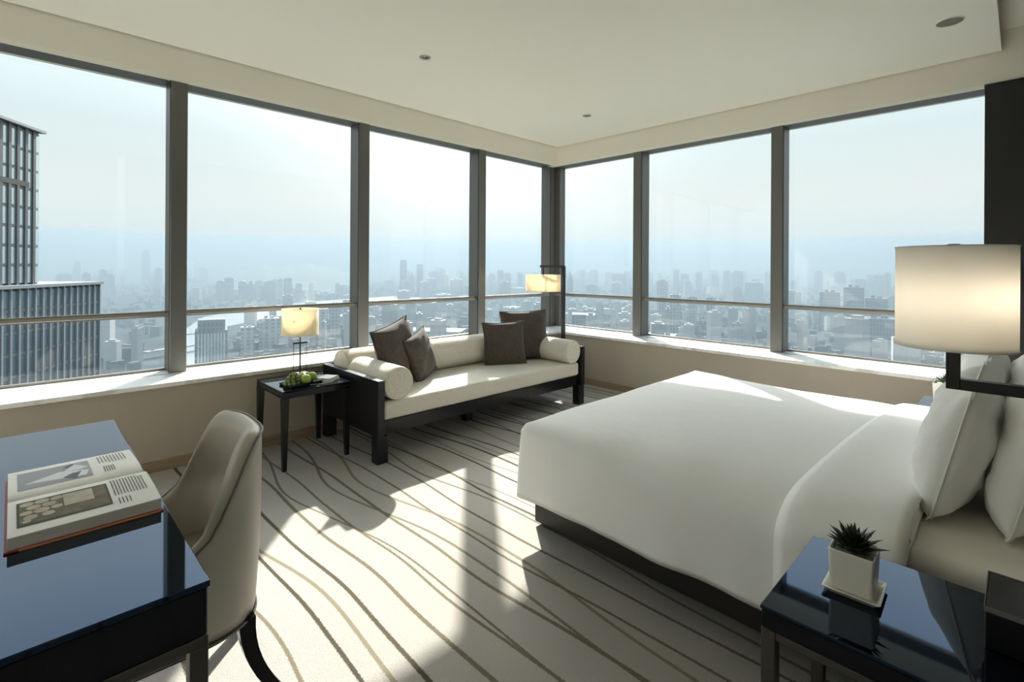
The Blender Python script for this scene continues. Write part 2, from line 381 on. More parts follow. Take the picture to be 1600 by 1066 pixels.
# windows: a pane, a safety rail, a head transom each
def window(n, a, b, side, wh):
    e = empty(f'window_{n}', ((a+b)/2, .1, ZS) if side == 'L' else (.1, (a+b)/2, ZS)); tag(e, f'tall glazed window bay {wh}', 'window', kind='structure')
    h = (b-a)/2
    def bb(u0, u1, d0, d1, z0, z1):   # u along wall, d depth from wall plane
        d0 -= .1; d1 -= .1
        return (u0, u1, d0, d1, z0, z1) if side == 'L' else (d0, d1, u0, u1, z0, z1)
    bm = bmesh.new(); z0, z1 = .012, ZH-ZS-.003
    q = [(-h, z0), (h, z0), (h, z1), (-h, z1)]
    vs_ = [bm.verts.new((u, .086, z) if side == 'L' else (.086, u, z)) for u, z in q]; bm.faces.new(vs_)
    obj('glass_pane', bm, 'window_glass', e)
    obj('head_transom', boxes([bb(-h, h, .02, .19, ZH-ZS-.004, ZH-ZS)]), 'mullion_metal', e)
    obj('foot_transom', boxes([bb(-h, h, .165, .19, .004, .022)]), 'rail_metal', e)
    rb = bmesh.new(); add_box(rb, *bb(-h, h, .032, .072, 1.053-ZS, 1.098-ZS)); bmesh.ops.bevel(rb, geom=[ed for ed in rb.edges if ed.calc_length() > .2], offset=.014, segments=3, affect='EDGES')
    obj('safety_rail', rb, 'rail_metal', e, smooth=False)
for i, (a, b, wh) in enumerate([(-7.2, -6.05-MW/2, 'left of the desk'), (-6.05+MW/2, -4.495-MW/2, 'behind the desk showing the ribbed office tower'),
        (-4.495+MW/2, -2.936-MW/2, 'behind the table lamp'), (-2.936+MW/2, -1.383-MW/2, 'behind the middle of the sofa'), (-1.383+MW/2, -.11, 'narrow, left of the corner post')]):
    window(i+1, a, b, 'L', wh)
for i, (a, b, wh) in enumerate([(-1.277+MW/2, .10, 'narrow, right of the corner post'), (-2.86+MW/2, -1.277-MW/2, 'beyond the foot of the bed'), (-4.365, -2.86-MW/2, 'beside the black pier and bedside lamp')]):
    window(i+6, a, b, 'R', wh)

# ceiling fittings
def downlight(x, y, lab):
    e = empty('ceiling_downlight', (x, y, ZC)); tag(e, lab, 'downlight', 'recessed downlights')
    obj('trim_ring', lathe([(.028, -.001), (.032, -.006), (.045, -.006), (.047, 0), (.044, .001)], 28), 'downlight_metal', e, True)
    obj('baffle', lathe([(.0, -.0005), (.029, -.0012), (.029, .0)], 24), 'downlight_dark', e)
    obj('lamp_lens', lathe([(0, -.004), (.012, -.0035), (.015, -.001), (0, -.0008)], 20), 'downlight_metal', e, True, loc=(-.009, -.006, 0))
downlight(-3.059, -1.209, 'small round recessed downlight above the left of the sofa')
downlight(-.91, -1.198, 'small round recessed downlight near the window corner')
e = empty('ceiling_speaker', (-.889, -4.224, ZC)); tag(e, 'round grey grille disc in the ceiling above the bed head', 'speaker')
obj('grille_disc', lathe([(0, -.006), (.068, -.006), (.072, -.004), (.072, 0)], 36), 'grille', e)
obj('rim', lathe([(.072, -.001), (.073, -.007), (.077, -.006), (.078, 0)], 36), 'ceiling_paint', e, True)
e = empty('wall_switch', (-.02, -4.53, 1.0)); tag(e, 'slim grey switch plate on the black pier', 'switch')
obj('plate', box(-.008, 0, -.03, .03, 0, .36, .002, 1), 'switch_plate', e); obj('rocker', box(-.012, -.008, -.018, .018, .14, .22, .001, 1), 'gadget_rim', e)

# ------------------------------------------------------------------ desk
DX, DY0, DY1 = -5.065, -3.315, -1.70
e = empty('writing_desk', (DX-.36, (DY0+DY1)/2, 0)); tag(e, 'long black writing desk with a mirror-gloss top', 'desk')
hx, hy = .36, (DY1-DY0)/2
obj('desktop', box(-hx, hx, -hy, hy, .738, .752, .002, 2), 'black_glass', e)
obj('apron', box(-hx+.004, hx-.004, -hy+.004, hy-.004, .632, .737, .003, 1), 'black_lacquer', e)
for sx in (-1, 1):
    for sy in (-1, 1):
        cx, cy = sx*(hx-.02), sy*(hy-.02)
        obj('leg', box(cx-.018, cx+.018, cy-.018, cy+.018, 0, .608, .002, 1), 'bronze_metal', e)
for s in (-1, 1):
    obj('frame_rail', box(-hx+.002, hx-.002, s*(hy-.02)-.018, s*(hy-.02)+.018, .608, .631, .002, 1), 'bronze_metal', e)
    obj('frame_rail', box(s*(hx-.02)-.018, s*(hx-.02)+.018, -hy+.04, hy-.04, .608, .631, .002, 1), 'bronze_metal', e)

# open book on the desk
e = empty('open_book', (-5.237, -2.585, .752), R(0.5)); tag(e, 'large open picture book with red cover on the desk', 'book')
bx, by = .155, .275
obj('cover', box(-bx-.006, bx+.004, -by-.008, by+.008, 0, .005, .001, 1), 'book_cover', e)
obj('cover_band', box(-bx+.02, bx-.002, -by-.0095, -by-.0078, .0002, .0048), 'book_band', e)
def page_z(y):      # height of the page surface across the spread
    t = abs(y)/by; hgt = .040 if y < 0 else .032
    return .006+hgt*(1-math.exp(-t*16))*(1-.28*t*t) if True else 0
def page_block(sg):
    bm = bmesh.new(); n_ = 24; lo, hi = [], []
    for i in range(n_+1):
        y = sg*by*(i/n_); zz = page_z(y)
        lo.append([bm.verts.new((x, y, .005)) for x in (-bx, bx)]); hi.append([bm.verts.new((x, y, zz)) for x in (-bx, bx)])
    for i in range(n_):
        bm.faces.new((hi[i][0], hi[i][1], hi[i+1][1], hi[i+1][0])); bm.faces.new((lo[i][0], lo[i+1][0], lo[i+1][1], lo[i][1]))
        for q in (0, 1): bm.faces.new((lo[i][q], lo[i+1][q], hi[i+1][q], hi[i][q]) if q == 0 else (lo[i][q], hi[i][q], hi[i+1][q], lo[i+1][q]))
    bm.faces.new((lo[-1][0], lo[-1][1], hi[-1][1], hi[-1][0])); bm.faces.new((lo[0][0], hi[0][0], hi[0][1], lo[0][1]))
    return bm
def sheet(pts, lift, sub=1):   # thin print following the page, quads given as (x0,x1,y0,y1)
    bm = bmesh.new()
    for x0, x1, y0, y1 in pts:
        k_ = max(1, int(abs(y1-y0)/.012))
        prev = None
        for i in range(k_+1):
            y = y0+(y1-y0)*i/k_; row = [bm.verts.new((x0, y, page_z(y)+lift)), bm.verts.new((x1, y, page_z(y)+lift))]
            if prev: bm.faces.new((prev[0], prev[1], row[1], row[0]))
            prev = row
    return bm
pg = []
for sg in (-1, 1):
    o_ = obj('page_block', page_block(sg), 'paper', e); pg.append(o_)
pn, pf = pg
obj('page_edge', boxes([(-bx+.001, bx-.001, -by-.0012, -by, .006, page_z(-by)-.001)]), 'page_edges', pn)
pic = obj('picture', sheet([(-.135, .035, .055, .235)], .0008), 'plate_grey', pf); pic['label'] = 'grey plate with a folded diamond shape'
def poly_sheet(polys, lift):
    bm = bmesh.new()
    for P_ in polys: bm.faces.new([bm.verts.new((x, y, page_z(y)+lift)) for x, y in P_])
    return bm
obj('picture_highlight', poly_sheet([[(-.12, .10), (.02, .07), (.03, .12), (-.04, .16)], [(-.03, .15), (.0, .215), (.032, .16), (.01, .14)]], .0013), 'picture_light', pf)
obj('picture_shadow', poly_sheet([[(-.035, .085), (-.005, .06), (.012, .12), (-.012, .115)]], .0017), 'picture_dark', pf); obj('picture_shadow', poly_sheet([[(-.03, .2), (-.005, .225), (.0, .21), (-.02, .19)]], .0017), 'picture_dark', pf)
obj('printed_text', sheet([(.06+.0085*i, .0625+.0085*i, .155+(.01 if i < 3 else 0), .255) for i in range(9)]+[(.065+.006*i, .0675+.006*i, .06, .12) for i in range(5)], .0008), 'ink', pf)
pic = obj('picture', sheet([(-.138, .052, -.235, -.075)], .0008), 'picture_green', pn); pic['label'] = 'green-edged plate with cream roundels on brown'
obj('picture_ground', sheet([(-.133, .047, -.225, -.082)], .0012), 'picture_brown', pn)
obj('picture_panel', sheet([(-.045, .018, -.17, -.088)], .0016), 'picture_cream', pn)
def roundels():
    bm = bmesh.new()
    for cx, cy, r in ((-.118, -.10, .014), (-.088, -.098, .015), (-.058, -.10, .013), (-.105, -.13, .015), (-.074, -.129, .015), (-.12, -.16, .013), (-.09, -.16, .016), (-.06, -.158, .012), (-.112, -.19, .014), (-.078, -.19, .013), (-.12, -.21, .009)):
        bm.faces.new([bm.verts.new((cx+r*math.cos(a), cy+r*math.sin(a), page_z(cy+r*math.sin(a))+.0018)) for a in [2*math.pi*i/14 for i in range(14)]])
    return bm
obj('picture_roundels', roundels(), 'picture_cream', pn)
obj('printed_text', sheet([(.062+.0072*i, .0643+.0072*i, -.185, -.06-(.012 if i > 8 else 0)) for i in range(11)]+[(.066+.008*i, .0685+.008*i, -.245, -.205) for i in range(4)], .0008), 'ink', pn)

# ------------------------------------------------------------------ desk chair (faces the desk, -x)
e = empty('desk_chair', (-4.755, -2.61, 0), R(-2)); tag(e, 'grey leather tub chair with black legs pulled up to the desk', 'chair')
HB = .265
def u_path(n_=64, inset=0):
    pts = []
    b_ = HB-inset; a_ = .24-inset
    for i in range(n_+1):
        t = -1+2*i/n_
        if abs(t) > .5:
            s = (abs(t)-.5)/.5; pts.append((-.24-.27*s, math.copysign(b_, t)))
        else:
            ph = t*math.pi
            ex = .72
            pts.append((-.24+a_*abs(math.cos(ph))**ex, math.copysign(b_*abs(math.sin(ph))**ex, t)))
    return pts
def rim_h(x):      # rim height from local x
    t = min(1, max(0, (-.03-x)/.21)); s = t*t*(3-2*t)
    return .885-.30*s-.10*min(1, max(0, (-.24-x)/.27))
def shell():
    bm = bmesh.new(); n_ = 64; lev = 12
    Po, Pi = u_path(n_, 0), u_path(n_, .055)
    out, inn = [], []
    for i in range(n_+1):
        (ox, oy), (ix, iy) = Po[i], Pi[i]; h = rim_h(ox)
        co, ci = [], []
        for j in range(lev+1):
            t = j/lev; z = .295+(h-.295)*t
            f_ = .93+.07*math.sin(min(1, t*1.4)*math.pi/2)
            co.append(bm.verts.new(((ox+.24)*f_-.24, oy*f_, z)))
            zi = .40+(h-.40)*t; k_ = 1-.10*(1-t)
            ci.append(bm.verts.new(((ix+.24)*k_-.24, iy*k_, zi-.002)))
        out.append(co); inn.append(ci)
    for i in range(n_):
        for j in range(lev):
            bm.faces.new((out[i][j], out[i+1][j], out[i+1][j+1], out[i][j+1])); bm.faces.new((inn[i][j], inn[i][j+1], inn[i+1][j+1], inn[i+1][j]))
        # rounded rim
        a, b, c, d = out[i][lev], out[i+1][lev], inn[i+1][lev], inn[i][lev]
        m0 = bm.verts.new((a.co+d.co)/2+Vector((0, 0, .014))) if i == 0 else m1
        m1 = bm.verts.new((b.co+c.co)/2+Vector((0, 0, .014)))
        bm.faces.new((a, b, m1, m0)); bm.faces.new((m0, m1, c, d))
        bm.faces.new((out[i+1][0], out[i][0], inn[i][0], inn[i+1][0]))
    for i in (0, n_):
        bm.faces.new([*out[i], *inn[i][::-1]])
    return bm
obj('back_shell', shell(), 'leather', e, True)
def rim_path(): return [(x, y, rim_h(x)+.002) for x, y in u_path(64, -.001)]
obj('piping', tube(rim_path(), .0042, 6), 'leather_piping', e, True)
obj('rear_seam', tube([(x*.94-.0144 if False else (x+.24)*.93-.24, y*.93, .294) for x, y in u_path(64, -.003)], .004, 6), 'leather_piping', e, True)
sp_ = u_path(48, .06)
sb = prism([(x*.97-.01, y*.97) for x, y in sp_], .30, .455); bmesh.ops.bevel(sb, geom=[ed for ed in sb.edges if all(abs(v.co.z-.455) < 1e-4 for v in ed.verts)], offset=.03, segments=4, affect='EDGES')
obj('seat', sb, 'leather', e, True)
obj('seat_base', prism([(x*.95-.012, y*.92) for x, y in u_path(48, .02)], .27, .31), 'black_wood', e)
for s in (-1, 1):
    pth = [(-.075+.12*(t**2.2), s*(.185+.05*t**2), .30*(1-t)) for t in [i/8 for i in range(9)]]
    obj('rear_leg', tube(pth, [.025-.010*i/8 for i in range(9)], square=True), 'black_lacquer', e)
    obj('front_leg', tube([(-.44, s*.2, .29), (-.445, s*.205, 0)], [.021, .013], square=True), 'black_lacquer', e)

# ------------------------------------------------------------------ side table and what stands on it
TZ = .565
e = empty('side_table', (-3.802, -.675, 0)); tag(e, 'black lacquered side table with tapered legs beside the sofa', 'table')
tx, ty = .252, .275
obj('tabletop', box(-tx, tx, -ty, ty, TZ-.008, TZ, .002, 1), 'black_glass', e)
ap = obj('apron', box(-tx+.003, tx-.003, -ty+.003, ty-.003, TZ-.055, TZ-.009, .002, 1), 'black_lacquer', e)
obj('reveal', boxes([(-tx+.001, tx-.001, -ty+.001, ty-.001, TZ-.030, TZ-.0275)]), 'gasket', ap)
for sx in (-1, 1):
    for sy in (-1, 1):
        bm = tube([(sx*(tx-.024), sy*(ty-.024), TZ-.055), (sx*(tx-.018), sy*(ty-.018), 0)], [.0235, .014], square=True)
        obj('leg', bm, 'black_wood', e)
# table lamp
e = empty('table_lamp', (-3.735, -.445, TZ)); tag(e, 'table lamp with a cream drum shade and thin black frame', 'lamp')
obj('base', box(-.062, .062, -.04, .04, 0, .014, .002, 1), 'black_metal', e)
obj('stem', tube([(0, 0, .014), (0, 0, .34)], .0055, 10), 'black_metal', e, True)
obj('crossbar', box(-.058, .058, -.006, .006, .252, .264, .001, 1), 'black_metal', e)
for s in (-1, 1): obj('upright_rod', tube([(s*.052, 0, .014), (s*.052, 0, .253)], .0024, 8), 'black_metal', e, True)
def drum(r, z0, z1, th=.0025, n_=64): return lathe([(r, z0), (r, z1), (r-th, z1), (r-th, z0), (r, z0)], n_)
sh = obj('lamp_shade', drum(.141, .325, .535), 'shade_linen', e, True)
for z in (.326, .534): obj('shade_hoop', tube([(.1415*math.cos(a), .1415*math.sin(a), z) for a in [2*math.pi*i/48 for i in range(48)]], .0022, 6, True), 'shade_white', sh, True)
obj('finial', lathe([(0, .53), (.007, .53), (.007, .545), (0, .546)], 16), 'black_metal', e)
obj('spider', boxes([(-.139, .139, -.0007, .0007, .528, .5295), (-.0007, .0007, -.139, .139, .528, .5295)]), 'black_metal', sh)
# tray, fruit, napkin, fork
e = empty('serving_tray', (-3.845, -.775, TZ), R(8)); tag(e, 'black rectangular serving tray under the green fruit', 'tray')
obj('tray_base', box(-.135, .135, -.085, .085, 0, .006, .002, 1), 'black_lacquer', e)
for s in (-1, 1):
    obj('tray_rim', box(-.135, .135, s*.085-.003, s*.085+.003, .004, .018, .001, 1), 'black_lacquer', e); obj('tray_rim', box(s*.135-.003, s*.135+.003, -.081, .081, .004, .018, .001, 1), 'black_lacquer', e)
TT = TZ+.0065
def apple_mesh():
    pr = []
    for i in range(15):
        a = math.pi*i/14; r = .0385*math.sin(a)*(1+.10*math.cos(a)); z = .036-.036*math.cos(a)
        if i == 14: z -= .010; r = 0
        if i == 13: z -= .001
        if i == 0: r = 0; z += .004
        pr.append((r, z))
    return lathe(pr, 24)
ap0 = None
for i, (x, y, a, lab) in enumerate([(-3.845, -.83, 0, 'green apple at the front of the tray beside the grapes'), (-3.775, -.775, 1, 'green apple on the tray nearest the folded napkin'), (-3.835, -.745, 2, 'green apple half hidden behind the front apple and grapes')]):
    e = empty('green_apple', (x, y, TT), a); tag(e, lab, 'apple', 'apples on the tray')
    if ap0 is None: ap0 = obj('fruit_body', apple_mesh(), 'apple_skin', e, True); as0 = obj('stem', tube([(0, 0, .06), (.001, 0, .068), (.004, .002, .08)], .0014, 6), 'stem_wood', e)
    else: share('fruit_body', ap0, e); share('stem', as0, e)
e = empty('grape_bunch', (-3.925, -.80, TT), R(20)); tag(e, 'bunch of green grapes piled on the tray', 'grapes')
bm = bmesh.new(); bmesh.ops.create_uvsphere(bm, u_segments=12, v_segments=8, radius=.0135); g0 = None
rg = random.Random(3)
layers = [(0, .0135, .056, 11), (0, .0135, .028, 6), (0, .034, .046, 9), (0, .034, .018, 4), (0, .054, .034, 7), (0, .072, .016, 4), (0, .08, .0, 1)]
for _, z, rad, cnt in layers:
    for i in range(cnt):
        a = 2*math.pi*i/cnt+z*60; loc = (rad*1.15*math.cos(a)+rg.uniform(-.003, .003), rad*.85*math.sin(a)+rg.uniform(-.003, .003), z+rg.uniform(-.001, .003))
        if g0 is None: g0 = obj('grape', bm, 'grape_skin', e, True, loc=loc)
        else: share('grape', g0, e, loc, (rg.random(), rg.random(), rg.random()), (1, 1, rg.uniform(1.0, 1.12)))
obj('stalk', tube([(-.01, .01, .085), (-.004, .004, .1), (.01, .0, .108)], .002, 6), 'stem_wood', e)
e = empty('folded_napkin', (-3.665, -.80, TZ), R(38)); tag(e, 'folded white linen napkin on the side table', 'napkin')
for i in range(4):
    bm = bmesh.new(); n_ = 8; g = []
    sx_, sy_ = .078-.003*i, .062-.002*i
    add_box(bm, -sx_, sx_, -sy_, sy_, .0005+i*.007, .0065+i*.007); bmesh.ops.subdivide_edges(bm, edges=bm.edges[:], cuts=5, use_grid_fill=True)
    for v in bm.verts: v.co.z += .0025*nz(v.co.x+i, v.co.y, 0, 22)*(i+.3)/2+(.002 if i else 0)*0; v.co.x += .003*nz(v.co.y, i*3, 1, 18)
    obj('fold', bm, 'napkin_linen', e, True)
e = empty('silver_fork', (-3.755, -.885, TZ), R(-18)); tag(e, 'small silver fork lying by the tray', 'fork')
obj('handle', box(-.075, .02, -.005, .005, .0005, .003, .001, 1), 'silver', e); obj('fork_head', box(.0205, .05, -.010, .010, .0005, .003, .001, 1), 'silver', e)
for i in range(4): obj('tine', boxes([(.0505, .08, -.010+i*.0055, -.0075+i*.0055, .001, .0026)]), 'silver', e)

# ------------------------------------------------------------------ sofa
SX0, SX1 = -3.51, -1.055
e = empty('daybed_sofa', ((SX0+SX1)/2, -.83, 0)); tag(e, 'cream daybed sofa with bolsters on a black wooden frame', 'sofa')
ox, oy = (SX0+SX1)/2, -.83
def L_(x0, x1, y0, y1, z0, z1, bev=0, seg=2): return box(x0-ox, x1-ox, y0-oy, y1-oy, z0, z1, bev, seg)
obj('side_panel', L_(SX0, SX0+.055, -1.30, -.365, .20, .612, .003, 1), 'black_wood', e)
obj('side_panel', L_(SX1-.055, SX1, -1.30, -.365, .20, .612, .003, 1), 'black_wood', e)
obj('back_panel', L_(SX0+.056, SX1-.056, -.39, -.365, .20, .612, .003, 1), 'black_wood', e)
obj('front_rail', L_(SX0+.056, SX1-.056, -1.262, -1.225, .20, .303, .002, 1), 'black_lacquer', e)
obj('platform', L_(SX0+.056, SX1-.056, -1.224, -.391, .25, .303), 'black_wood', e)
for x0 in (SX0, SX1-.09):
    for y0 in (-1.292, -.45): obj('leg', L_(x0, x0+.09, y0, y0+.085, 0, .2, .003, 1), 'black_wood', e)
obj('centre_foot', L_(-2.38, -2.30, -.93, -.85, 0, .25, .003, 1), 'black_wood', e)
sl = (SX1-SX0)/2-.062
sc = rbox(sl, .4415, .0705, .032, (40, 16, 2), 5)
for v in sc.verts:
    if v.co.z > .02: v.co.z += .010*math.cos(min(1, abs(v.co.x)/1.2)*1.5)*math.cos(min(1, abs(v.co.y)/.44)*1.5)
    v.co += Vector((0, .003*nz(v.co.x, v.co.z, 0, 4), .002*nz(v.co.x, v.co.y, 2, 5)))
    v.co += Vector((0, -.8335-oy, .3752))
obj('seat_cushion', sc, 'sofa_fabric', e, True)
def bolster(r, L, name, loc, rot):
    prof = [(0, -L/2-.006)]+[((r-.018)*k/4, -L/2-.006+.001*k) for k in (1, 2, 3)]+[(r-.012, -L/2), (r-.003, -L/2+.008), (r, -L/2+.022)]
    prof += [(r*(1+.008*math.sin(i*1.7)), -L/2+.022+(L-.044)*i/10) for i in range(1, 10)]+[(r, L/2-.022), (r-.003, L/2-.008), (r-.012, L/2)]+[((r-.018)*k/4, L/2+.006-.001*k) for k in (3, 2, 1)]+[(0, L/2+.006)]
    o_ = obj(name, lathe(prof, 40), 'sofa_fabric', e, True, loc=loc, rot=rot)
    for s in (-1, 1):
        obj('piping', tube([((r-.007)*math.cos(a), (r-.007)*math.sin(a), s*(L/2-.002)) for a in [2*math.pi*i/40 for i in range(40)]], .0045, 6, True), 'sofa_fabric', o_, True)
    return o_
bolster(.148, SX1-SX0-.16, 'back_bolster', (0, -.545-oy, .448+.146), (0, R(90), 0))
bolster(.125, .60, 'side_bolster', (SX0+.06+.124-ox, -.985-oy, .448+.123), (R(90), 0, 0))
bolster(.122, .60, 'side_bolster', (SX1-.06-.121-ox, -.985-oy, .448+.120), (R(90), 0, 0))

# ------------------------------------------------------------------ cushions and pillows
def pillow_bm(W, H, T, n_=28, pinch=.07, wr=.004, seed=0, ex=2.6):
    bm = bmesh.new(); F, B = [], []
    def P(u, v, s):
        x = W/2*u*(1-pinch*(1-v*v)*u*u); z = H/2*v*(1-pinch*(1-u*u)*v*v)
        t = ((1-abs(u)**ex)*(1-abs(v)**ex)); t = max(0, t)**.55
        y = s*T/2*t
        w_ = wr*t
        k = nz(x+seed, z-seed, s*3, 9)*w_*2.2+nz(x+seed, z, s*5+seed, 22)*w_
        cr_ = math.exp(-((abs(u)-abs(v))**2)*30)*max(abs(u), abs(v))*wr*1.5     # soft diagonal creases to the corners
        return Vector((x, y+s*(k-cr_), z))
    for i in range(n_+1):
        F.append([]); B.append([])
        for j in range(n_+1):
            u, v = -1+2*i/n_, -1+2*j/n_
            u = math.copysign(abs(u)**.85, u); v = math.copysign(abs(v)**.85, v)
            edge = i in (0, n_) or j in (0, n_)
            a = bm.verts.new(P(u, v, 1)); F[i].append(a); B[i].append(a if edge else bm.verts.new(P(u, v, -1)))
    for i in range(n_):
        for j in range(n_):
            bm.faces.new((F[i][j], F[i+1][j], F[i+1][j+1], F[i][j+1])); bm.faces.new((B[i][j], B[i][j+1], B[i+1][j+1], B[i+1][j]))
    return bm
def outline(W, H, pinch, n_=14):
    pts = []
    seq = [(-1+2*i/n_, -1) for i in range(n_)]+[(1, -1+2*i/n_) for i in range(n_)]+[(1-2*i/n_, 1) for i in range(n_)]+[(-1, 1-2*i/n_) for i in range(n_)]
    for u, v in seq: pts.append((W/2*u*(1-pinch*(1-v*v)*u*u), 0, H/2*v*(1-pinch*(1-u*u)*v*v)))
    return pts
def place(e, centre, wdir, updir):
    u_ = Vector(updir).normalized(); w_ = Vector(wdir); w_ = (w_-u_*w_.dot(u_)).normalized(); t_ = u_.cross(w_)
    e.matrix_world = Matrix(((w_.x, t_.x, u_.x, centre[0]), (w_.y, t_.y, u_.y, centre[1]), (w_.z, t_.z, u_.z, centre[2]), (0, 0, 0, 1)))
def cushion(lab, size, T, centre, wdir, updir, seed):
    e = empty('throw_cushion'); place(e, centre, wdir, updir); tag(e, lab, 'cushion', 'brown throw cushions on the sofa')
    obj('cover', pillow_bm(size, size, T, 26, .07, .005, seed), 'cushion_fabric', e, True)
    obj('piping', tube(outline(size, size, .07), .004, 6, True), 'cushion_piping', e, True)
cushion('large dark brown cushion leaning at the left end of the sofa', .52, .17, (-3.045, -.80, .715), (.93, .37, .08), (-.26, .12, .96), 1)
cushion('small dark brown cushion tilted in front of the large left one', .43, .15, (-2.80, -.79, .655), (.86, .5, .10), (-.30, .10, .95), 5)
cushion('large dark brown cushion in the right corner of the sofa', .53, .17, (-1.43, -.765, .718), (.86, -.51, 0), (.10, .22, .97), 9)
cushion('small dark brown cushion in front of the large right one', .455, .14, (-1.79, -.825, .66), (.90, -.43, 0), (.05, .16, .98), 13)

# ------------------------------------------------------------------ floor lamp in the corner
e = empty('floor_lamp', (-.60, -.62, 0)); tag(e, 'black angled floor lamp with a hanging cream drum shade', 'lamp')
obj('base', box(-.14, .10, -.12, .12, 0, .02, .003, 1), 'black_metal', e)
obj('post', box(-.02, .02, -.02, .02, .02, 1.465, .002, 1), 'black_metal', e)
obj('arm', box(-.42, .02, -.012, .012, 1.452, 1.478, .002, 1), 'black_metal', e)
obj('hanger', tube([(-.37, 0, 1.452), (-.37, 0, 1.30)], .009, 8), 'black_metal', e, True)
sh = obj('lamp_shade', drum(.205, 1.17, 1.365), 'shade_linen', e, True, loc=(-.37, 0, 0))
obj('diffuser', lathe([(0, 1.176), (.2, 1.176), (.2, 1.179), (0, 1.179)], 48), 'shade_white', sh)
for z in (1.171, 1.364): obj('shade_hoop', tube([(.2055*math.cos(a), .2055*math.sin(a), z) for a in [2*math.pi*i/48 for i in range(48)]], .0022, 6, True), 'shade_white', sh, True)
pl = bpy.data.lights.new('floor_lamp_bulb', 'POINT'); pl.energy = .8; pl.color = (1, .78, .55); pl.shadow_soft_size = .04
po = bpy.data.objects.new('floor_lamp_bulb', pl); COL.objects.link(po); po.parent = e; po.location = (-.37, 0, 1.25)

# ------------------------------------------------------------------ bed
BX0, BX1, BYF, BYH = -3.32, -1.33, -2.64, -4.78
e = empty('double_bed', ((BX0+BX1)/2, (BYF+BYH)/2, 0)); tag(e, 'wide double bed with a dark base and white mattress', 'bed')
bx_, by_ = (BX0+BX1)/2, (BYF+BYH)/2
obj('base', box(BX0+.03-bx_, BX1-.03-bx_, BYH-by_, BYF-.01-by_, .018, .27, .008, 2), 'bed_base', e)
for sx in (-1, 1):
    for yy in (BYF-.10, -3.55, BYH+.1): obj('foot', box(sx*.86-.03, sx*.86+.03, yy-.03-by_, yy+.03-by_, 0, .017), 'black_metal', e)
mb = rbox((BX1-BX0)/2, (BYF-BYH)/2, .1375, .05, (30, 30, 5), 5)
for v in mb.verts:
    v.co += Vector((.004*nz(v.co.y, v.co.z, 0, 6), 0, .4085+.003*nz(v.co.x, v.co.y, 1, 4)))
obj('mattress', mb, 'mattress_linen', e, True)
obj('headboard', box(BX0-.1-bx_, BX1+.1-bx_, -4.857-by_, BYH-.004-by_, 0, 1.15, .02, 3), 'sofa_fabric', e)
def fall(d, r, depth): return 0 if d >= r else depth*(1-math.sqrt(max(0, 1-((r-d)/r)**2)))
def side_drop(x, y, x0, x1, yf):      # how far the soft top has sunk towards the long sides and the foot
    k_ = min(1, max(0, (yf-y)/.7)); dx = max(0, min(x-x0, x1-x))
    return max(fall(dx, .09+.19*k_, .055+.075*k_), fall(max(0, yf-y), .08, .05))
